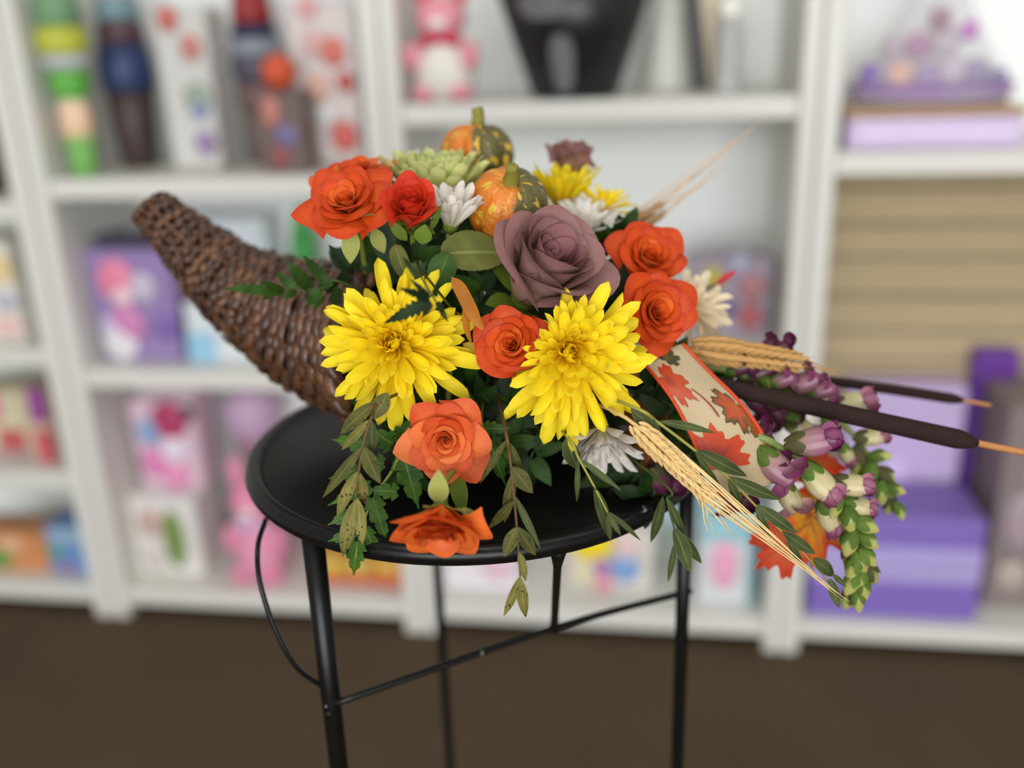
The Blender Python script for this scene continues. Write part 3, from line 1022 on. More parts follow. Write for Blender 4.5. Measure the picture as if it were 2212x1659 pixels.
def lf(parent, org, b, t, wpx, mat_, kind='willow', Yb=-.12, Yt=None, tilt=(0, 0), **kw):
    """leaf from photo points b to t, at depths Yb and Yt"""
    Yt = Yb if Yt is None else Yt
    B, T = at(b[0], b[1], Yb), at(t[0], t[1], Yt)
    wd = wpx * pxm(b[0], b[1], (Yb + Yt) / 2)
    n = face(tilt[0] + random.uniform(-.25, .25), tilt[1] + random.uniform(-.2, .25))
    return obj('leaf', leaf_mesh(B, T, wd, n, org, mat_, kind, **kw), parent)


def sprig(name, label, cat, stem, leaves, smat, lmats, Y0, Y1, kind='willow', srad=.0011, group=None, **kw):
    """stem: photo points, depth runs Y0..Y1; leaves: (bx,by,tx,ty,width px[,material index])"""
    k = len(stem)
    ys = [Y0 + (Y1 - Y0) * i / (k - 1) for i in range(k)]
    P = [at(x, y, q) for (x, y), q in zip(stem, ys)]
    org = P[0]
    t = thing(name, label, cat, org, group)
    root = [FO.lerp(org, .35)] if (FO - org).length > .03 else []
    pts = smooth(root + P, 10 * len(P))
    n = len(pts)
    obj('stem', MB().tube([p - org for p in pts], [srad * (1 - .55 * i / n) for i in range(n)], 6).mesh('stem', smat), t)
    a, b = V(stem[0]), V(stem[-1])
    for L in leaves:
        q = min(max((V(L[:2]) - a).dot(b - a) / (b - a).length_squared, 0), 1)
        y = Y0 + (Y1 - Y0) * q
        mi = L[5] if len(L) > 5 else 0
        lf(t, org, L[:2], L[2:4], L[4], lmats[mi], kind, y - .002, y - random.uniform(-.006, .012), **kw)
    return t


EU = [M['euc'], M['euc_d'], M['euc_g']]
sprig('willow_sprig', 'olive spotted willow leaf sprig hanging at the left of the lower roses', 'leaf sprig',
      [(822, 868), (802, 903), (783, 965), (775, 1020), (768, 1078), (766, 1130)],
      [(812, 868, 735, 938, 32, 1), (838, 848, 806, 906, 40, 1), (800, 905, 738, 972, 19), (803, 908, 803, 983, 25, 2), (781, 966, 697, 1075, 23, 1), (785, 965, 822, 1045, 35, 1), (773, 1018, 728, 1118, 27), (778, 1022, 790, 1090, 23), (770, 1078, 740, 1205, 34), (772, 1076, 784, 1176, 31)],
      M['bstem'], EU, -.145, -.172, group='willow sprigs')
sprig('willow_sprig', 'olive willow leaf sprig hanging over the front rim below the table edge', 'leaf sprig',
      [(1092, 930), (1101, 985), (1108, 1050), (1114, 1110), (1120, 1190), (1124, 1246)],
      [(1096, 948, 1036, 1046, 16, 1), (1103, 958, 1126, 1024, 16, 1), (1104, 1008, 1151, 1066, 36, 1), (1108, 1020, 1089, 1130, 26, 1), (1112, 1080, 1055, 1142, 20, 1), (1113, 1072, 1168, 1186, 16, 2), (1117, 1138, 1089, 1203, 30, 1), (1118, 1138, 1157, 1200, 28, 1), (1121, 1192, 1136, 1256, 20), (1123, 1245, 1088, 1331, 20), (1125, 1245, 1136, 1334, 26)],
      M['bstem'], EU, -.145, -.182, group='willow sprigs')
sprig('willow_sprig', 'green willow leaf sprig drooping beside the low white flower', 'leaf sprig',
      [(1222, 940), (1250, 990), (1283, 1050), (1314, 1110)],
      [(1222, 946, 1248, 1014, 38, 2), (1248, 990, 1246, 1084, 12, 2), (1254, 992, 1342, 1060, 14, 2), (1283, 1052, 1316, 1164, 28, 2), (1313, 1106, 1319, 1170, 11, 2), (1315, 1108, 1341, 1157, 12, 2), (1316, 1106, 1384, 1168, 11, 2)],
      M['ystem'], EU, -.135, -.165, group='willow sprigs')
sprig('willow_sprig', 'long green willow leaf sprig running down right under the ribbon', 'leaf sprig',
      [(1360, 876), (1420, 912), (1500, 972), (1570, 1028), (1630, 1090), (1690, 1150), (1745, 1205), (1795, 1262)],
      [(1362, 882, 1433, 950, 36, 2), (1424, 910, 1548, 936, 18, 2), (1505, 972, 1614, 1029, 32, 2), (1502, 975, 1562, 1064, 16, 2), (1575, 1030, 1686, 1079, 30, 2), (1572, 1035, 1606, 1102, 20, 2), (1635, 1090, 1722, 1152, 28, 2), (1632, 1095, 1666, 1172, 18, 2), (1690, 1148, 1762, 1197, 26, 2), (1698, 1160, 1738, 1234, 16, 2), (1755, 1205, 1802, 1244, 30, 2), (1792, 1248, 1812, 1313, 24, 2), (1798, 1240, 1828, 1268, 12, 2)],
      M['ystem'], EU, -.142, -.15, group='willow sprigs')
sprig('willow_sprig', 'small dark willow sprig hanging in front of the right stool leg', 'leaf sprig',
      [(1428, 1040), (1440, 1080), (1452, 1125), (1464, 1165)],
      [(1432, 1072, 1405, 1172, 24, 2), (1440, 1074, 1480, 1162, 18, 2), (1455, 1138, 1491, 1237, 36, 2), (1460, 1144, 1516, 1217, 24, 2), (1458, 1170, 1443, 1257, 14, 2)],
      M['dstem'], EU, -.12, -.135, group='willow sprigs')
sprig('fern_frond', 'dark green fern frond pointing left across the wicker horn', 'fern',
      [(745, 612), (700, 622), (640, 629), (590, 634), (545, 634)],
      [(604, 632, 482, 623, 30), (612, 630, 563, 605, 24), (638, 624, 597, 588, 28), (668, 622, 620, 563, 38), (713, 620, 654, 551, 34), (640, 630, 606, 646, 20), (692, 626, 664, 660, 38), (752, 578, 710, 529, 30, 1), (735, 622, 720, 670, 34, 1), (590, 635, 565, 650, 14)],
      M['dstem'], [M['fern'], M['fern_d']], -.06, -.045, 'serr', .0010, 'fern fronds', teeth=7)
sprig('fern_frond', 'dark fern tip lying over the left yellow mum', 'fern',
      [(902, 575), (918, 612), (938, 645), (966, 690)],
      [(930, 650, 828, 699, 44), (925, 645, 862, 622, 30), (928, 645, 885, 602, 20), (945, 652, 968, 696, 20), (905, 600, 870, 554, 22), (905, 590, 925, 560, 18), (930, 655, 912, 686, 22), (940, 640, 950, 600, 18)],
      M['dstem'], [M['fern_d']], -.150, -.153, 'lobe', .0009, 'fern fronds', teeth=8)
sprig('fern_frond', 'bright leatherleaf frond trailing over the front rim behind the spotted willow sprig', 'fern',
      [(880, 965), (845, 1020), (805, 1080), (780, 1145), (768, 1205)],
      [(795, 955, 716, 950, 56), (850, 960, 800, 925, 64), (872, 985, 905, 1100, 78), (775, 1015, 710, 1034, 48), (800, 1050, 708, 1092, 50), (858, 1062, 790, 1058, 46, 1), (806, 1075, 838, 1176, 54), (770, 1105, 708, 1134, 46), (765, 1150, 708, 1170, 42), (790, 1140, 818, 1205, 44), (772, 1170, 764, 1243, 52, 1), (830, 1000, 770, 1000, 50), (860, 945, 900, 900, 60)],
      M['stem'], [M['parsley'], M['parsley']], -.120, -.160, 'lobe', .0012, 'fern fronds', teeth=3.6)
sprig('fern_frond', 'leatherleaf frond hanging right of the lower orange rose', 'fern',
      [(1040, 900), (1055, 945), (1068, 985)],
      [(1050, 955, 1035, 1018, 40), (1062, 965, 1092, 1048, 44), (1060, 950, 1110, 1000, 46), (1048, 925, 1102, 925, 44), (1044, 915, 1000, 960, 40)],
      M['stem'], [M['parsley']], -.10, -.125, 'lobe', .0011, 'fern fronds', teeth=3.6)


def single_leaf(name, label, b, t, wpx, mat_, kind, Yb, Yt, cat='leaf', tilt=(0, 0), **kw):
    B = at(b[0], b[1], Yb)
    th = thing(name, label, cat, B, 'single leaves')
    lf(th, B, b, t, wpx, mat_, kind, Yb, Yt, tilt, **kw).name = 'leaf_blade'
    pts = smooth([FO.lerp(B, .5) - B, FO.lerp(B, .85) - B + V((0, .004, -.004)), V((0, 0, 0))], 8)
    obj('leaf_stalk', MB().tube(pts, .0009, 6).mesh('leaf_stalk', M['dstem']), th)
    return th


single_leaf('rose_leaf', 'broad olive rose leaf between the front gourd and the mauve rose', (952, 549), (1104, 548), 98, M['olive_leaf'], 'rose', -.075, -.05, teeth=12, fold=.2)
single_leaf('rose_leaf', 'rounded dark green rose leaf under the red bud', (968, 548), (938, 634), 66, M['rose_leaf'], 'rose', -.08, -.085, teeth=12)
single_leaf('rose_leaf', 'olive upright leaf left of the red bud stem', (852, 528), (884, 612), 40, M['olive_leaf'], 'oval', -.06, -.07)
single_leaf('rose_leaf', 'dull teal leaf below the top orange rose', (815, 470), (842, 580), 58, M['teal_leaf'], 'oval', -.035, -.04)
single_leaf('rose_leaf', 'dark rose leaf right of the mauve rose', (1340, 560), (1316, 650), 80, M['fern_d'], 'rose', -.04, -.05, teeth=10)
single_leaf('rose_leaf', 'dark rose leaf under the right orange pair', (1330, 610), (1360, 700), 70, M['fern_d'], 'rose', -.05, -.05, teeth=10)
single_leaf('rose_leaf', 'green leaf strip behind the lowest rose', (985, 1025), (1000, 1110), 38, M['sepal_g'], 'oval', -.13, -.14)
single_leaf('autumn_leaf', 'curled amber autumn leaf beside the left yellow mum', (976, 598), (1044, 712), 30, plain('amber_leaf', (172, 106, 26), .5, .3, 0, .4, 60, .2), 'strip', -.10, -.12, twist=1.0)
single_leaf('autumn_leaf', 'thin curled brown autumn leaf above the small rose', (1002, 660), (1022, 748), 20, M['amber_leaf'], 'willow', -.105, -.125, twist=1.4)
single_leaf('mum_petal_leaf', 'pale yellow folded leaf between the two yellow mums', (1000, 742), (1068, 782), 30, plain('pale_yellow_leaf', (198, 176, 66), .55, .3, 0, .25, 60, .2), 'willow', -.095, -.105)
single_leaf('rose_leaf', 'red leaf tip beside the cream flower', (1545, 615), (1592, 584), 16, plain('red_leaf', (166, 40, 46), .5, .3, 0, .2), 'willow', .02, .02)

# filler fern sprigs deep between the blooms
FILL = [((770, 590), -.02, 'left of the top orange rose stem'), ((835, 560), -.03, 'under the top orange rose'), ((905, 575), -.055, 'under the red bud'), ((1000, 590), -.05, 'under the olive rose leaf'),
        ((1040, 640), -.06, 'left of the mauve rose'), ((1000, 830), -.075, 'between the two yellow mums'), ((1040, 880), -.085, 'below the small centre rose'), ((1010, 905), -.085, 'above the lower orange rose'),
        ((1085, 960), -.09, 'below the right yellow mum'), ((905, 890), -.085, 'below the left yellow mum'), ((1335, 640), -.045, 'between the mauve rose and right roses'), ((1310, 550), -.01, 'behind the mauve rose'),
        ((1420, 830), -.075, 'under the ribbon start'), ((1440, 905), -.085, 'under the ribbon middle'), ((1310, 1010), -.085, 'under the low white flower'), ((1385, 1010), -.085, 'under the front wheat ear'),
        ((1400, 1080), -.10, 'at the table edge under the wheat'), ((1480, 990), -.085, 'under the ribbon end'), ((1180, 690), -.07, 'under the mauve rose'), ((730, 650), -.02, 'behind the left yellow mum'),
        ((1560, 830), -.045, 'under the rear wheat ear'), ((890, 1000), -.10, 'left of the lower orange rose'), ((1150, 980), -.09, 'above the front rim'), ((1060, 560), -.03, 'under the front gourd'),
        ((960, 500), -.02, 'between the bud and the gourd'), ((1300, 900), -.08, 'below the right yellow mum core'), ((1100, 880), -.08, 'behind the right yellow mum'), ((1230, 700), -.06, 'between mauve rose and right mum'),
        ((1050, 625), .0, 'deep behind the small centre rose'), ((1400, 805), -.03, 'beside the ribbon start'), ((1460, 860), -.04, 'deep under the ribbon'), ((1130, 640), -.02, 'deep under the mauve rose'), ((900, 520), .0, 'behind the red bud'), ((1000, 500), .0, 'behind the white side flower'), ((1080, 560), .01, 'behind the front gourd'), ((1150, 500), .02, 'between the gourd and the mauve rose'), ((940, 640), -.03, 'above the left yellow mum'), ((1010, 690), -.05, 'beside the amber autumn leaf'), ((1060, 700), -.05, 'above the small centre rose'), ((860, 620), -.02, 'behind the left yellow mum top'), ((1020, 780), -.05, 'behind the pale folded leaf'), ((960, 560), -.02, 'behind the rounded rose leaf'), ((1340, 520), .0, 'beside the rear wheat ear'), ((1250, 540), .02, 'behind the mauve rose head'), ((800, 500), .01, 'behind the top orange rose'), ((860, 460), .02, 'under the green bloom'),
        ((790, 560), .0, 'at the horn mouth top'), ((1450, 780), -.05, 'under the right orange pair'), ((960, 850), -.08, 'around the drooping rose stem'), ((820, 880), -.06, 'at the horn mouth bottom')]
for i, ((x, y), Y, where) in enumerate(FILL):
    rnd = random.Random(i)
    lv = []
    st = [(x + rnd.uniform(-20, 20), y - 40), (x, y), (x + rnd.uniform(-20, 20), y + 45)]
    for k in range(7):
        a = TAU * k / 7 + rnd.uniform(-.3, .3)
        L = rnd.uniform(54, 84)
        lv.append((x + 8 * cos(a), y + 12 * sin(a), x + L * cos(a), y + L * sin(a), rnd.uniform(30, 46), rnd.choice((0, 1, 1))))
    sprig('fern_sprig', 'dark green fern sprig ' + where, 'fern', st, lv, M['dstem'], [M['fern'], M['fern_d']], Y + .004, Y, rnd.choice(('serr', 'rose', 'oval')), .0009, 'filler fern sprigs')


# ================================================================ flowers
def rose_meshes(N, seed, kind, mats):
    rnd = random.Random(seed)
    out = []
    for k in range(N):
        t = (k + .5) / N
        az = k * 2.39996 + rnd.uniform(-.2, .2)
        if kind == 'open':
            r = .04 + .56 * t ** .85; h = .58 + .20 * sin(PI * t * .8) - .34 * t ** 3
            wid = 1.5 - .72 * t; fl = .01 + .50 * t ** 2.2; cu = .02 + .16 * t; pkm = .26
        elif kind == 'cup':
            r = .04 + .62 * t ** .85; h = .86 + .16 * sin(PI * t * .8) - .22 * t ** 3
            wid = 1.5 - .62 * t; fl = .01 + .36 * t ** 2.4; cu = .02 + .22 * t; pkm = .22
        elif kind == 'bud':
            r = .04 + .50 * t ** .8; h = 1.08 + .14 * sin(PI * t) - .10 * t
            wid = 1.6 - .75 * t; fl = .01 + .34 * max(0, t - .45) ** 1.2; cu = .02 + .26 * max(0, t - .35); pkm = .24
        else:
            r = .04 + .66 * t ** .95; h = 1.16 + .22 * sin(PI * t * .8) - .12 * t ** 3
            wid = 1.75 - .5 * t; fl = .01 + .30 * max(0, t - .72) ** 1.1; cu = .01 + .30 * t ** 3; pkm = .22
        p1, p2, p3 = rnd.uniform(0, 6), rnd.uniform(0, 6), rnd.uniform(-.16, .16)
        pk = rnd.uniform(.2, 1) * pkm * max(0, t - .25)
        roll = rnd.uniform(.4, 1.2) * .16 * t
        off = rnd.uniform(-.35, .35)
        wav = 1.0
        if kind == 'big':
            wav, roll, pk = .35, roll * .45, pk * .7

        def fn(u, v):
            q = 2 * u - 1
            a = az + q * wid * (.30 + .70 * v ** .5)
            top = 1 - .26 * abs(q) ** 2.2 + pk * max(0, 1 - abs(q - off) * 2.0)
            vv = v * top
            R = .04 + (r - .04) * min(vv, 1) ** .5 + fl * vv ** 3
            z = h * vv * (1 + p3 * .4)
            e = max(0, (v - .70) / .30)
            R += cu * e * e * (.9 - .5 * q * q)
            z -= cu * e * e * .5
            sd = max(0, abs(q) - .45) / .55 * max(0, v - .45) / .55
            R += roll * sd * sd * 1.6
            z -= roll * sd * sd
            R *= 1 + .13 * q * (1 - .5 * t)
            z += wav * .035 * sin(3.1 * q + p1) * vv ** 2 * (.25 + t)
            R += wav * .030 * sin(2.3 * q + p2) * vv ** 2 * (.3 + t)
            return V((R * cos(a), R * sin(a), z))
        m_ = mats[0] if (t < .45 or len(mats) < 2) else mats[1]
        out.append(MB().grid(fn, 14, 12).mesh('petal', m_))
    return out


ROSE = {}


def rose(label, px, py, Y, rpx, fc, kind='open', mats=('orange',), seed=0, N=24, spin=0.0, stem=None, sep='sepal_g', sep_len=1.0, name='rose', sepals=(), squash=1.0, sb=1.1):
    key = (kind, mats, seed, N)
    if key not in ROSE: ROSE[key] = rose_meshes(N, seed, kind, [M[q] for q in mats])
    r = rpx * pxm(px, py, Y)
    z = face(*fc)
    ctr = at(px, py, Y)
    hh = {'open': .45, 'cup': .55, 'bud': .6, 'big': .66}[kind]
    base = ctr - z * hh * r
    Mw = pose(base, z, RT, r) @ Mx.Rotation(spin, 4, 'Z')
    t = thing(name, label, 'rose', Mw, 'roses')
    for me in ROSE[key]:
        obj('petal', me, t, Mx.Diagonal((1, squash, 1, 1)))
    obj('calyx', MB().lathe([(.001, -.34), (.10, -.32), (.17, -.2), (.16, -.06), (.22, .02), (.10, .06)], 14).mesh('calyx', M['sepal_g']), t)
    for k in range(5):
        a = TAU * k / 5 + .3
        L = .85 * sep_len * (1 + .15 * sin(k * 2.1))
        d = V((cos(a), sin(a), 0))
        b = d * .12 + V((0, 0, -.02))
        e = d * (.12 + L * .8) + V((0, 0, L * (.42 if kind != 'big' else .1) - .05))
        me = leaf_mesh(b, e, .34, V((0, 0, -1)) + d * .2, V((0, 0, 0)), M[sep], 'willow', -.10, .1)
        obj('sepal', me, t)
    for (bx, by, tx, ty, wp, yy) in sepals:
        B, T = Mw.inverted() @ at(bx, by, yy), Mw.inverted() @ at(tx, ty, yy)
        nn = Mw.inverted().to_3x3() @ face(0, .2)
        obj('sepal', leaf_mesh(B, T, wp / rpx, nn.normalized(), V((0, 0, 0)), M[sep], 'willow', .05, .2), t)
    # stem
    inv = Mw.inverted()
    s1 = at(*stem) if stem else FO
    A = V((0, 0, -.32)); Bp = V((0, 0, -sb)); Cc = inv @ s1
    if (Cc - A).length < 1.4: Bp = A.lerp(Cc, .5) + V((0, 0, -.2))
    pts = smooth([A, Bp.lerp(A, .3), Bp.lerp(Cc, .3), Cc], 14)
    obj('stem', MB().tube(pts, [.075] * 14, 8).mesh('stem', M['stem']), t)
    return t


rose('open orange rose at the top left of the arrangement', 746, 430, -.068, 88, (-.12, .55, 1), 'open', ('orange', 'orange_deep'), 1, 32, .4, (790, 590, -.03), 'sepal', sepals=((760, 492, 757, 570, 42, -.072), (805, 492, 830, 548, 34, -.06)))
rose('orange rose seen from the side behind the top left one', 766, 372, -.015, 78, (-.15, 1.3, .8), 'open', ('orange_deep', 'orange'), 2, 28, 1.2, (800, 560, .0))
rose('half open red orange rosebud beside the white flower', 888, 452, -.075, 84, (.05, .62, 1), 'bud', ('red_orange',), 3, 20, .2, (940, 620, -.055), 'sepal_g', sepals=((912, 528, 918, 484, 40, -.092), (880, 520, 838, 478, 26, -.084), (930, 500, 956, 440, 16, -.08)))
rose('small orange rose in the centre between the yellow mums', 1106, 744, -.112, 76, (-.25, .2, 1), 'cup', ('orange', 'orange_deep'), 4, 30, 2.0)
rose('upper orange rose of the pair on the right', 1402, 554, -.035, 76, (.25, .45, 1), 'cup', ('orange', 'orange_deep'), 5, 28, .9)
rose('lower orange rose of the pair on the right', 1418, 674, -.068, 83, (.35, .12, 1), 'cup', ('orange', 'orange_deep'), 11, 30, 2.6)
rose('drooping orange rose above the front rim', 963, 952, -.132, 86, (.05, -.15, 1), 'open', ('peach',), 12, 32, .3, (972, 800, -.09))
rose('lowest orange rose nodding down over the front rim', 950, 1140, -.186, 94, (.0, -1.0, .6), 'cup', ('peach', 'orange'), 13, 30, 1.7, (985, 1010, -.13), 'sepal', sb=.5, sepals=((948, 1088, 948, 1014, 46, -.178), (1000, 1095, 1046, 1150, 30, -.172)))
rose('large mauve rose in the middle of the arrangement', 1170, 588, -.075, 148, (.42, .60, .80), 'big', ('mauve_core', 'mauve'), 6, 24, .8, None, 'sepal_g')
rose('mauve rose standing at the back above the yellow flowers', 1234, 345, .06, 70, (.1, 1.4, .6), 'bud', ('mauve',), 7, 16, .4)

MUMP = {}


def mum_petal(kind, bin_, var, mat_):
    """petal along +X, cupped, unit length"""
    rnd = random.Random(bin_ * 31 + var)
    W_ = {'yellow': (.36, .28, .225, .195, .18), 'white': (.28, .27, .24, .22, .21), 'green': (.42, .34, .28, .26, .24)}[kind][bin_]
    cv = {'yellow': (.9, .7, .35, .05, -.25), 'white': (.5, .35, .15, .0, -.15), 'green': (1.3, 1.2, 1.0, .8, .4)}[kind][bin_] + rnd.uniform(-.45, .45)
    cup = rnd.uniform(.25, .95)
    notch = rnd.uniform(.0, .06)
    tw = rnd.uniform(-.6, .6)
    n = 11
    prof = [(0, 0)]
    a = 0
    for i in range(n):
        prof.append((prof[-1][0] + cos(a) / n, prof[-1][1] + sin(a) / n))
        a += cv / n * (1.4 if i > n * .5 else .6)

    def fn(u, v):
        q = 2 * u - 1
        w_ = W_ / 2 * (.28 + .72 * min(1, v / .62) ** 1.1) * max(0, 1 - max(0, (v - .6) / .4) ** 3.2) ** .5 + .003
        j = min(int(v * n), n - 1)
        f_ = v * n - j
        x = prof[j][0] * (1 - f_) + prof[j + 1][0] * f_
        z = prof[j][1] * (1 - f_) + prof[j + 1][1] * f_
        tt = tw * v
        yy, zz = q * w_, cup * q * q * w_ * 1.0 + .02 * cos(3 * PI * q) * W_ * v
        return V((x - notch * (1 - q * q) * (v > .9), yy * cos(tt) - zz * sin(tt), z + yy * sin(tt) + zz * cos(tt)))
    return MB().grid(fn, 6, 11).mesh('petal', mat_)


def mum(label, px, py, Y, rpx, fc, kind='yellow', N=90, mats=('yellow', 'yellow_core'), seed=0, elev=(82, -14), off=(0, 0), name='chrysanthemum', inner=.14, jit=10, stem=None, lmin=.16, lpow=.8, gap=None):
    rnd = random.Random(seed + 100)
    r = rpx * pxm(px, py, Y)
    z = face(*fc)
    base = at(px, py, Y) - z * r * .12
    Mw = pose(base, z, RT, r)
    t = thing(name, label, 'flower', Mw, 'chrysanthemums')
    for k in range(N):
        s = (k + .5) / N
        bin_ = min(4, int(s * 5))
        var = rnd.randint(0, 5)
        key = (kind, bin_, var, mats)
        if key not in MUMP: MUMP[key] = mum_petal(kind, bin_, var, M[mats[0] if s > inner else mats[1]])
        az = k * 2.39996 + rnd.uniform(-.14, .14)
        L = (lmin + (1 - lmin) * s ** lpow) * rnd.uniform(.82, 1.08)
        ev = elev[0] + (elev[1] - elev[0]) * s ** .72 + rnd.uniform(-jit, jit) * (.4 + .6 * s)
        if gap: L *= 1 - gap[1] * max(0, cos(az - math.radians(gap[0]))) ** 2.5 * s
        br = .02 + .11 * s
        Mp = Mx.Translation((off[0] * (1 - s), off[1] * (1 - s), .10 * (1 - s))) @ Mx.Rotation(az, 4, 'Z') @ Mx.Translation((br, 0, 0)) @ Mx.Rotation(-math.radians(ev), 4, 'Y') @ Mx.Rotation(rnd.uniform(-.3, .3), 4, 'X') @ Mx.Diagonal((L, max(L, .32) * rnd.uniform(.85, 1.15), L, 1))
        obj('petal', MUMP[key], t, Mp)
    obj('calyx', MB().lathe([(.001, -.16), (.07, -.15), (.15, -.06), (.16, .02), (.05, .07), (.001, .08)], 14).mesh('calyx', M['sepal_g']), t)
    inv = Mw.inverted()
    Cc = inv @ (at(*stem) if stem else FO)
    pts = smooth([V((0, 0, -.12)), V((0, 0, -.3)), Cc.lerp(V((0, 0, -.5)), .5), Cc], 12)
    obj('stem', MB().tube(pts, [.045] * 12, 8).mesh('stem', M['stem']), t)
    return t


mum('big yellow mum on the left under the fern tip', 852, 742, -.106, 176, (-.05, .12, 1), 'yellow', 140, seed=1, jit=17, elev=(84, -12))
mum('big yellow mum on the right beside the ribbon', 1236, 776, -.125, 188, (.10, .02, 1), 'yellow', 150, seed=2, jit=17, off=(-.06, .10), elev=(84, -12), gap=(152, .72))
mum('yellow mum at the back under the rear mauve rose', 1214, 434, .035, 124, (.0, 1.6, .5), 'yellow', 60, seed=3, elev=(88, 48))
mum('yellow mum at the back right behind the white flower', 1304, 448, .03, 80, (.25, 1.1, .8), 'yellow', 46, seed=4, elev=(85, 22))
mum('white daisy mum seen from the side beside the front gourd', 975, 476, -.056, 108, (.26, 1.3, .7), 'white', 70, ('white', 'white'), 5, (88, 48), jit=12, stem=(1010, 600, -.03))
mum('white mum behind the mauve rose on the right', 1262, 488, .0, 96, (.2, 1.0, .8), 'white', 50, ('white', 'white'), 6, (86, 18), jit=12)
mum('cream mum behind the right orange pair', 1496, 664, -.01, 108, (.35, .45, .9), 'white', 56, ('cream', 'cream'), 7, (84, -6))
mum('white mum hanging low under the right yellow mum', 1300, 940, -.112, 122, (.10, -1.3, .62), 'white', 74, ('white', 'white'), 8, (84, 28))
mum('pale pink white mum at the back left behind the green bloom', 885, 368, .075, 76, (-.1, 1.2, .7), 'white', 40, ('white', 'cream'), 9, (84, 20))
mum('pale green ball mum behind the white side flower', 938, 412, .0, 138, (.0, 1.5, .6), 'green', 210, ('green_petal', 'green_petal'), 10, (88, 22), jit=8, lmin=.45, lpow=1.1)


# ================================================================ gourds
def gourd(label, px, py, Y, rpx, tilt, spin, hs=1.0):
    r = rpx * pxm(px, py, Y)
    z = face(*tilt)
    Mw = pose(at(px, py, Y), z, RT, r) @ Mx.Rotation(spin, 4, 'Z')
    t = thing('mini_gourd', label, 'gourd', Mw, 'mini gourds')

    def fn(u, v):
        b = PI * (v - .5)
        a = TAU * u
        rib = 1 - .11 * abs(sin(5 * a)) ** .0 * (1 - abs(sin(5 * a)) ** .7) * cos(b) ** .5 if cos(b) > 1e-6 else 1
        e = cos(b) if cos(b) > 0 else 0
        R = e ** .80 * rib + .0008
        zz = sin(b) * .86 * hs
        dip = .20 * max(0, 1 - (R / .5)) ** 2 if v > .5 else -.16 * max(0, 1 - (R / .5)) ** 2
        return V((R * cos(a), R * sin(a), zz - dip))
    obj('body', MB().grid(fn, 80, 28, True).mesh('body', M['gourd']), t)
    pts = [V((0, 0, .58 * hs)), V((.0, 0, .72 * hs)), V((.01, 0, .86 * hs)), V((.02, 0, 1.02 * hs)), V((.0, 0, 1.16 * hs)), V((-.02, 0, 1.24 * hs))]

    mb = MB().tube(smooth(pts, 16), [.30, .28, .25, .22, .2, .185, .175, .165, .16, .155, .15, .15, .15, .15, .15, .12], 12)
    for i, p in enumerate(mb.v):
        a = math.atan2(p.y, p.x)
        k = 1 + .1 * cos(5 * a)
        mb.v[i] = V((p.x * k, p.y * k, p.z))
    obj('stalk', mb.mesh('stalk', M['gourd_stem']), t)
    return t


gourd('speckled orange and green mini gourd at the front', 1098, 446, -.034, 90, (.10, .75, 1), .15)
gourd('orange and green mini gourd at the very top of the arrangement', 1031, 335, .05, 81, (.03, 2.6, .7), -.1, .98)


# ================================================================ wheat
def wheat(label, a, b, awns, Ya, Yb, wpx, mats, stem_to=None, n=13, seed=0):
    """ear from photo point a (stalk end) to b (tip); awns: list of end points"""
    rnd = random.Random(seed)
    A, B = at(a[0], a[1], Ya), at(b[0], b[1], Yb)
    t = thing('wheat_ear', label, 'wheat', A, 'wheat ears')
    x = (B - A).normalized()
    L = (B - A).length
    nn = face(0, 0)
    nn = (nn - x * nn.dot(x)).normalized()
    y = nn.cross(x)
    wd = wpx * pxm(a[0], a[1], Ya)

    def kern(u, v):
        b_ = v
        rr = sin(PI * b_ ** .8) ** .75 if 0 < b_ < 1 else 0
        an = TAU * u
        return V((b_, .17 * rr * cos(an), .15 * rr * sin(an) * (1 - .25 * (abs(cos(an)) < .25))))
    km = MB().grid(kern, 9, 8, True).mesh('kernel', mats[0])
    tips = []
    for i in range(n):
        f_ = i / (n - 1)
        for side, lift in ((-1, 0), (1, 0), (-1, 1), (1, 1)):
            ff = f_ + (.5 / n if side > 0 else 0) + .25 / n * lift
            tap = (1 - .35 * f_) * min(1, .7 + f_ * 2)
            P = A + x * (L * ff * .9) + y * side * wd * (.12 if lift else .22) * tap + nn * (wd * .2 * lift * tap)
            d = (x + y * side * (.18 if lift else .42) + nn * (.22 * lift - .02)).normalized()
            kl = wd * .78 * tap * rnd.uniform(.9, 1.1)
            z = (nn - d * nn.dot(d)).normalized()
            Mk = Mx((d, z.cross(d), z)).transposed().to_4x4() @ Mx.Scale(kl, 4)
            Mk.translation = P - A
            obj('kernel', km, t, Mk)
            if lift == 0 or i % 2: tips.append(P + d * kl * .9)
    for k, e in enumerate(awns):
        s = tips[int((k * 7.3) % len(tips))]
        e3 = at(e[0], e[1], e[2] if len(e) > 2 else Yb)
        mid = s.lerp(e3, .5) + y * rnd.uniform(-.002, .002)
        pts = smooth([s, mid, e3], 10)
        obj('awn', MB().tube([p - A for p in pts], [.00055, .0005, .0005, .00045, .00045, .0004, .0004, .0003, .00025, .00015], 5).mesh('awn', mats[1]), t)
    s1 = at(*stem_to) if stem_to else FO
    pts = smooth([s1 - A, s1.lerp(A, .6) - A, V((0, 0, 0)), (B - A) * .9], 12)
    obj('stalk', MB().tube(pts, .0011, 6).mesh('stalk', mats[0]), t)
    return t


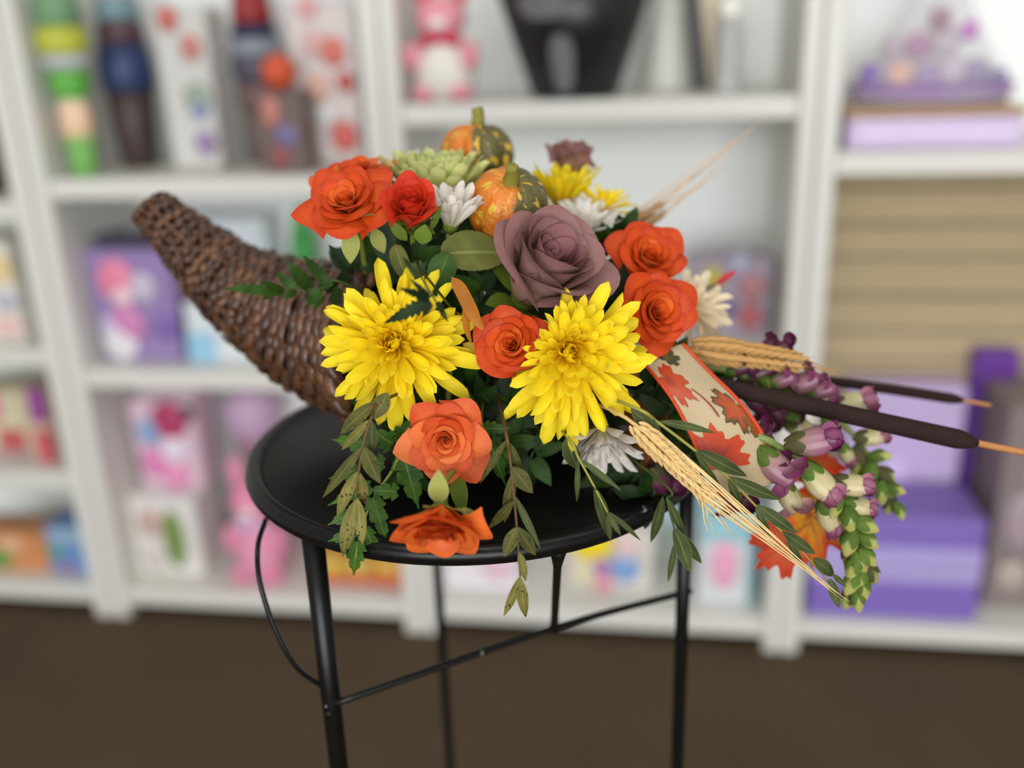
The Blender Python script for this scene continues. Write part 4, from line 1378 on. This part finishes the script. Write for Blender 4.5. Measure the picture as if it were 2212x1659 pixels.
r_ = random.Random(5)
aw = [(1590 + r_.uniform(-60, 10), 1160 + r_.uniform(-60, 2)) for _ in range(14)] + [(1700 + r_.uniform(-40, 60), 1195 + r_.uniform(-18, 20) + 20) for _ in range(5)] + [(1838 + r_.uniform(-70, 6), 1308 + r_.uniform(-50, 0)) for _ in range(9)]
aw = [(x, (y if x < 1600 else 1070 + (x - 1545) * .81 + r_.uniform(-6, 6))) for x, y in aw]
wheat('pale wheat ear lying at the front with long straw awns', (1366, 912), (1528, 1068), aw, -.15, -.155, 58, (M['husk'], M['awn']), None, 11, 1)
wheat('golden wheat ear pointing right behind the ribbon', (1478, 748), (1722, 782), [(1730 + r_.uniform(0, 90), 784 + r_.uniform(-32, 22)) for _ in range(10)] + [(1812, 806), (1816, 808), (1806, 802)], -.055, -.06, 66, (M['husk_d'], M['husk_d']), None, 12, 2)
wheat('dull wheat ear leaning up right at the back with long awns', (1315, 522), (1424, 456), [(1640, 262, .06), (1600, 300, .06), (1625, 285, .06), (1560, 335, .06), (1640, 270, .055), (1570, 360, .06), (1520, 400, .055), (1580, 310, .05), (1545, 362, .05)], .03, .04, 50, (M['husk_b'], M['awn_b']), None, 9, 3)


# ================================================================ cattails
def cattail(label, pts2, Y0, Y1, wpx, tip, seed=0):
    k = len(pts2)
    P = [at(x, y, Y0 + (Y1 - Y0) * i / (k - 1)) for i, (x, y) in enumerate(pts2)]
    org = P[0]
    t = thing('cattail', label, 'cattail', org, 'cattails')
    pp = smooth(P, 30)
    r = wpx / 2 * pxm(pts2[-1][0], pts2[-1][1], Y1)
    rad = [r * (.82 + .18 * i / 29) for i in range(30)]
    rad[-1] *= .35; rad[-2] *= .8; rad[0] *= .4; rad[1] *= .85
    obj('velvet_head', MB().tube([p - org for p in pp], rad, 14).mesh('velvet_head', M['cattail']), t)
    T = at(tip[0], tip[1], Y1 - .004)
    obj('tip_stick', MB().tube([p - org for p in smooth([pp[-2], pp[-1].lerp(T, .5), T], 8)], [r * .34] * 7 + [r * .2], 8).mesh('tip_stick', M['stick']), t)
    obj('stem', MB().tube([p - org for p in smooth([pp[1], pp[0].lerp(FO, .4), FO.lerp(pp[0], .25)], 10)], r * .3, 8).mesh('stem', M['stick']), t)


cattail('thick dark brown cattail reaching to the right edge', [(1500, 822), (1700, 866), (1900, 911), (2112, 958)], -.075, -.10, 44, (2225, 980))
cattail('thin dark brown cattail behind the thick one', [(1640, 800), (1800, 824), (1950, 845), (2082, 865)], -.01, .0, 24, (2142, 876))


# ================================================================ ribbon
MAPLE = [(0, 1.0), (8, .74), (16, .80), (22, .58), (30, .62), (38, .92), (46, .78), (52, .86), (60, .60), (68, .52), (78, .74), (88, .62), (98, .66), (112, .40), (130, .44), (150, .34), (172, .22), (180, .10)]


def maple_r(th):
    d = abs(math.degrees((th + PI) % TAU - PI))
    for (a, ra), (b, rb) in zip(MAPLE, MAPLE[1:]):
        if a <= d <= b: return ra + (rb - ra) * (d - a) / (b - a)
    return .1


def ribbon():
    Le = [(1384, 778), (1424, 826), (1458, 872), (1488, 930), (1514, 992), (1556, 1072)]
    Re = [(1474, 742), (1530, 800), (1586, 856), (1632, 915), (1668, 976), (1704, 1037)]
    Ly = [-.075, -.105, -.118, -.126, -.130, -.134]
    Ry = [-.070, -.085, -.098, -.106, -.112, -.118]
    n = 40
    Lp = smooth([at(x, y, q) for (x, y), q in zip(Le, Ly)], n)
    Rp = smooth([at(x, y, q) for (x, y), q in zip(Re, Ry)], n)
    org = Lp[0]
    t = thing('ribbon', 'cream satin ribbon tail printed with autumn maple leaves, orange wired edges', 'ribbon', org)
    out = face(0, 0)

    def S(s, q, lift=0.0):
        k = min(max(s, 0), 1) * (n - 1)
        i = min(int(k), n - 2)
        f_ = k - i
        a, b = Lp[i].lerp(Lp[i + 1], f_), Rp[i].lerp(Rp[i + 1], f_)
        return a.lerp(b, q) + out * (.005 * sin(PI * q) * (1 - .5 * s) + .0018 * sin(s * 9 + q * 3) + lift) - org
    tm = NT('cream_satin')
    wv = tm.noise(tm.scalev(tm.coord(), 900, 200, 900), 2, 2)
    tm.bump(wv, .15, .0003)
    obj('band', MB().grid(lambda u, v: S(v, u), 14, 40).mesh('band', tm.done(tm.mix(wv, (190, 168, 132), (206, 186, 150)), .42, .4, 0, .15)), t)
    for q in (0, 1):
        pts = [S(i / 60, q, .0005) for i in range(61)]
        mb = MB().tube(pts, .0011, 7)
        for k in range(2):
            mb.tube([S(i / 160, (.012 if q == 0 else .988) + .018 * sin(i * .9 + k * PI), .0008) for i in range(161)], .0005, 4)
        obj('wired_edge', mb.mesh('wired_edge', plain('orange_thread', (196, 66, 20), .5, .4, 0, .25, 800)), t)

    def pr(name, ca, cb, cc):
        x = NT(name)
        u, v = x.uv()
        nz = x.noise(x.coord(), 160, 4)
        c = x.ramp(x.math('MULTIPLY_ADD', nz, .5, x.math('SUBTRACT', v, .25)), [(.1, ca), (.55, cb), (1, cc)])
        sp = x.math('GREATER_THAN', x.noise(x.coord(), 1500, 1), .70)
        c = x.mix(x.math('MULTIPLY', sp, .35), c, (230, 180, 100))
        return x.done(c, .4, .5)
    prints = [(.20, .16, .27, .36, 40, pr('print_red', (150, 52, 24), (178, 66, 28), (170, 56, 24))),
              (.47, .86, .24, .34, -65, pr('print_green_orange', (170, 78, 24), (172, 66, 26), (52, 60, 30))),
              (.64, 1.0, .20, .24, 195, pr('print_orange_green', (160, 60, 26), (156, 68, 30), (74, 74, 34))),
              (.80, .22, .25, .62, 168, pr('print_scarlet', (146, 38, 26), (176, 56, 30), (182, 62, 28))),
              (.05, .45, .12, .30, 120, pr('print_dark_green', (96, 84, 40), (60, 64, 34), (54, 60, 34)))]
    for (s0, q0, rs, rq, rot, mt) in prints:
        def fn(u, v):
            th = TAU * u
            rr = maple_r(th) * v
            a = th + math.radians(rot)
            qq = q0 + rr * rq * sin(a)
            ss = s0 + rr * rs * cos(a)
            return S(min(max(ss, 0), 1), min(max(qq, .0), 1.0), .0004)
        obj('leaf_print', MB().grid(fn, 100, 6, True).mesh('leaf_print', mt), t)
    obj('stem_print', MB().tube([S(.30 + .028 * i, .42 + .03 * i - .0022 * i * i, .0004) for i in range(9)], [.0006, .0007, .0008, .0009, .001, .0011, .0012, .0013, .0009], 6, 0, True, .4).mesh('stem_print', plain('print_brown', (140, 44, 30), .45)), t)


ribbon()


def maple_leaf(label, px, py, Y, rpx, fc, rot, stops, bend=.2):
    r = rpx * pxm(px, py, Y)
    P = at(px, py, Y)
    Mw = pose(P, face(*fc), RT, r) @ Mx.Rotation(math.radians(rot), 4, 'Z')
    t = thing('maple_leaf', label, 'leaf', Mw, 'fabric maple leaves')
    x = NT('maple_fabric')
    u, v = x.uv()
    nz = x.noise(x.coord(), 1.6, 3)
    c = x.ramp(x.math('MULTIPLY_ADD', nz, .9, x.math('SUBTRACT', v, .45)), stops)
    x.bump(x.noise(x.scalev(x.coord(), 3, 60, 3), 3, 2), .2, .02)

    def fn(u, v):
        th = TAU * u
        rr = maple_r(th) * v
        X, Y_ = rr * cos(th), rr * sin(th)
        return V((X, Y_, -bend * rr * rr + .07 * rr * cos(5.2 * th) + .05 * sin(4 * X)))
    obj('blade', MB().grid(fn, 90, 7, True).mesh('blade', x.done(c, .6, .25, 0, .2)), t)
    for a in (0, 40, -40, 82, -82):
        L = maple_r(math.radians(a)) * .9
        d = V((cos(math.radians(a)), sin(math.radians(a)), 0))
        obj('vein', MB().tube([d * L * k / 5 + V((0, 0, -bend * (L * k / 5) ** 2 + .07 * L * k / 5 * cos(5.2 * math.radians(a)) + .05 * sin(4 * d.x * L * k / 5) + .006)) for k in range(6)], [.016, .014, .012, .01, .008, .004], 5).mesh('vein', plain('maple_vein', (176, 84, 34), .6)), t)
    obj('leaf_stalk', MB().tube(smooth([V((0, 0, 0)), V((-.4, 0, -.1)), V((-.75, .05, -.3))], 6), .025, 6).mesh('leaf_stalk', M['maple_vein']), t)


AMB = [(.05, (206, 150, 30)), (.55, (212, 140, 34)), (.8, (214, 96, 30)), (1, (196, 56, 26))]
RED = [(0, (196, 90, 50)), (.5, (204, 84, 46)), (1, (190, 54, 34))]
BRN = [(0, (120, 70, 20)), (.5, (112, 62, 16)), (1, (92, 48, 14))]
maple_leaf('amber and red fabric maple leaf between the snapdragon spires', 1745, 1110, -.075, 135, (.1, .2, 1), -32, AMB)
maple_leaf('red orange fabric maple leaf hanging below the wheat awns', 1700, 1170, -.085, 95, (-.3, .1, 1), 222, RED)
maple_leaf('scarlet fabric maple leaf behind the upper snapdragon', 1745, 1005, -.055, 100, (.1, .5, .9), 2, [(0, (206, 120, 36)), (.5, (216, 80, 36)), (1, (210, 56, 30))])
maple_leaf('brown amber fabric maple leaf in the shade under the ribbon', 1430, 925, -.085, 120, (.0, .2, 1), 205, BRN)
maple_leaf('amber fabric maple leaf tucked behind the ribbon end', 1610, 1010, -.08, 90, (.1, .2, 1), 250, [(0, (176, 110, 40)), (1, (186, 110, 36))])


# ================================================================ snapdragons
def floret_mesh(kind):
    mb = MB()

    def tube(u, v):
        a = TAU * u
        r = (.10 + .20 * sin(PI * min(v * .62 + .1, 1)) ** 1.2) * (1 - .15 * v)
        bend = .10 * v * v
        return V((v * .72, r * 1.0 * cos(a), r * .85 * sin(a) + bend))
    mb.grid(tube, 14, 8, True)
    for i in range(len(mb.uv)): mb.uv[i] = (mb.uv[i][0], mb.uv[i][1] * .6)

    def lobe(c, rx, ry, rz, rot, curl, v0=.6):
        s = len(mb.v)
        us = len(mb.uv)

        def fn(u, v):
            q = 2 * u - 1
            w_ = sin(PI * (.12 + .80 * v)) ** .7
            a = curl * v
            return V((rx * sin(a) / curl, ry * q * w_, rz * q * q * .6 + rx * (1 - cos(a)) / curl))
        mb.grid(fn, 8, 8)
        mb.xf(Mx.Translation(c) @ rot, s)
        for i in range(us, len(mb.uv)): mb.uv[i] = (mb.uv[i][0], v0 + mb.uv[i][1] * (1 - v0))
    if kind == 'open':
        for s in (-1, 1):
            lobe((.62, s * .08, .16), .46, .20, .2, Mx.Rotation(s * .5, 4, 'Z') @ Mx.Rotation(-.9, 4, 'Y'), 1.0)
        for s in (-1, 0, 1):
            lobe((.60, s * .12, .0), .46, .18, .2, Mx.Rotation(s * .8, 4, 'Z') @ Mx.Rotation(.5, 4, 'Y'), -1.0)
        mb.ball((.68, 0, .04), (.16, .2, .13), 12, 8)
        for i in range(len(mb.v) - 12 * 9, len(mb.v)): mb.uv[i] = (mb.uv[i][0], .8)
    else:
        mb.ball((.70, 0, .12), (.22, .22, .20), 12, 8)
        for i in range(len(mb.v) - 12 * 9, len(mb.v)): mb.uv[i] = (mb.uv[i][0], .95)
        lobe((.62, 0, .18), .36, .2, .3, Mx.Rotation(-.5, 4, 'Y'), -1.6, .8)
        for s in (-1, 1):
            lobe((.58, s * .1, .02), .34, .15, .2, Mx.Rotation(s * .4, 4, 'Z') @ Mx.Rotation(.2, 4, 'Y'), 1.2, .8)
    return mb


def bud_mesh():
    mb = MB()

    def fn(u, v):
        r = .30 * sin(PI * min(.06 + .9 * v, 1)) ** .8
        a = TAU * u
        return V((v, r * cos(a), r * sin(a) * .9))
    return mb.grid(fn, 12, 9, True)


def calyx_mesh(mat_):
    mb = MB()
    for k in range(5):
        a = TAU * k / 5

        def fn(u, v):
            q = 2 * u - 1
            w_ = .62 * max(0, sin(PI * (.25 + .74 * v))) ** .8
            r = .16 + .22 * sin(PI * v * .62)
            th = a + q * w_ * 1.0
            return V((v * .62 - .04, r * cos(th), r * sin(th)))
        mb.grid(fn, 5, 7)
    return mb.mesh('calyx', mat_)


SN = {}
for kk in ('snap_dark', 'snap_mid', 'snap_pale'):
    SN[kk, 'open'] = floret_mesh('open').mesh('floret', M[kk])
    SN[kk, 'closed'] = floret_mesh('closed').mesh('floret', M[kk])
SN['bud'] = bud_mesh().mesh('bud', M['snap_bud'])
CAL = [calyx_mesh(M['snap_sep']), calyx_mesh(M['snap_sepd'])]


def snapdragon(label, stem, Y0, Y1, florets, buds):
    """florets: (bx,by,tx,ty,material,kind,depth offset); buds: (bx,by,tx,ty,width px)"""
    k = len(stem)
    P = [at(x, y, Y0 + (Y1 - Y0) * i / (k - 1)) for i, (x, y) in enumerate(stem)]
    org = P[0]
    t = thing('snapdragon', label, 'flower', org, 'snapdragons')
    pts = smooth([FO.lerp(org, .3)] + P, 40)
    obj('stem', MB().tube([p - org for p in pts], [.0027 - .0014 * i / 39 for i in range(40)], 8).mesh('stem', plain('snapdragon_stem', (118, 132, 70), .5, .4, 0, .2)), t)
    a0, b0 = V(stem[0]), V(stem[-1])

    def yat(x, y):
        q = min(max((V((x, y)) - a0).dot(b0 - a0) / (b0 - a0).length_squared, 0), 1)
        return Y0 + (Y1 - Y0) * q

    def orient(bx, by, tx, ty, dy0, dy1, fat):
        y = yat(bx, by)
        A, B = at(bx, by, y + dy0), at(tx, ty, y + dy1)
        d = B - A
        L = d.length
        d.normalize()
        z = V((0, 0, 1)) + face(0, 0) * .9
        z = (z - d * z.dot(d)).normalized()
        Mw = Mx((d, z.cross(d), z)).transposed().to_4x4() @ Mx.Diagonal((L, L * fat, L * fat, 1))
        Mw.translation = A - org
        return Mw
    for i, (bx, by, tx, ty, mt, kd, dy) in enumerate(florets):
        f_ = obj('floret', SN[mt, kd], t, orient(bx, by, tx, ty, dy * .4, dy, 1.0))
        obj('calyx', CAL[i % 2], f_, Mx.Translation((-.06, 0, 0)) @ Mx.Scale(.62, 4))
    for i, (bx, by, tx, ty, fat) in enumerate(buds):
        dy = -.006 if i % 3 else .004
        b_ = obj('bud', SN['bud'], t, orient(bx, by, bx + (tx - bx) * 1.25, by + (ty - by) * 1.25, dy * .4, dy, fat * 1.25))
        obj('calyx', CAL[0 if i % 3 else 1], b_, Mx.Translation((-.03, 0, 0)) @ Mx.Diagonal((1.15, .95, .95, 1)))
    return t


snapdragon('upper purple snapdragon spire behind the thick cattail', [(1540, 795), (1640, 828), (1740, 862), (1820, 915), (1870, 975), (1905, 1035), (1938, 1095)], -.05, -.06,
           [(1570, 805, 1640, 780, 'snap_dark', 'open', -.004), (1600, 815, 1690, 790, 'snap_dark', 'open', .004), (1640, 770, 1690, 725, 'snap_dark', 'open', .01), (1660, 760, 1720, 752, 'snap_dark', 'open', .012), (1660, 830, 1735, 808, 'snap_mid', 'open', -.008), (1700, 840, 1790, 812, 'snap_mid', 'open', -.006), (1740, 850, 1820, 838, 'snap_mid', 'open', -.01),
            (1610, 835, 1660, 905, 'snap_dark', 'open', .004), (1660, 860, 1700, 930, 'snap_dark', 'open', .006), (1790, 880, 1905, 876, 'snap_pale', 'closed', -.002), (1700, 900, 1760, 960, 'snap_pale', 'closed', .002), (1850, 945, 1928, 945, 'snap_pale', 'closed', .0), (1820, 960, 1838, 1010, 'snap_pale', 'closed', .0)],
           [(1855, 965, 1850, 1020, .62), (1880, 985, 1918, 985, .8), (1885, 1000, 1872, 1050, .7), (1895, 1015, 1925, 1035, .8), (1900, 1040, 1905, 1080, .8), (1915, 1050, 1948, 1062, .8), (1925, 1070, 1918, 1102, .8), (1932, 1085, 1948, 1115, .75), (1780, 900, 1800, 935, .7), (1800, 890, 1830, 905, .7), (1690, 840, 1720, 850, .8), (1640, 815, 1668, 835, .8)])
snapdragon('lower snapdragon spire with green buds curving down at the right', [(1600, 930), (1680, 965), (1750, 1005), (1805, 1055), (1840, 1110), (1858, 1180), (1858, 1245), (1848, 1305)], -.105, -.125,
           [(1640, 975, 1725, 1062, 'snap_mid', 'open', -.016), (1625, 965, 1690, 1030, 'snap_dark', 'open', -.006), (1690, 1040, 1722, 1120, 'snap_pale', 'open', -.004), (1705, 960, 1832, 952, 'snap_mid', 'closed', -.008), (1740, 1005, 1808, 1098, 'snap_pale', 'closed', -.014), (1800, 1040, 1895, 1062, 'snap_pale', 'closed', -.006), (1825, 1080, 1893, 1112, 'snap_pale', 'closed', .0), (1600, 940, 1680, 935, 'snap_dark', 'open', .004), (1560, 1040, 1590, 1112, 'snap_dark', 'open', .01), (1410, 1010, 1440, 1075, 'snap_dark', 'open', .012), (1780, 1080, 1800, 1160, 'snap_pale', 'closed', .004)],
           [(1770, 1020, 1790, 1052, .8), (1830, 1095, 1838, 1140, .85), (1840, 1120, 1886, 1142, .8), (1850, 1120, 1822, 1165, .8), (1845, 1145, 1830, 1190, .85), (1855, 1150, 1888, 1178, .8), (1852, 1170, 1835, 1215, .85), (1858, 1185, 1885, 1215, .8), (1855, 1200, 1838, 1245, .8), (1858, 1215, 1886, 1250, .75), (1855, 1235, 1832, 1275, .8), (1855, 1245, 1868, 1285, .8), (1850, 1265, 1828, 1305, .7), (1850, 1270, 1855, 1312, .7), (1815, 1065, 1800, 1110, .7), (1848, 1150, 1860, 1190, .9), (1850, 1190, 1862, 1232, .9), (1850, 1225, 1858, 1268, .9)])
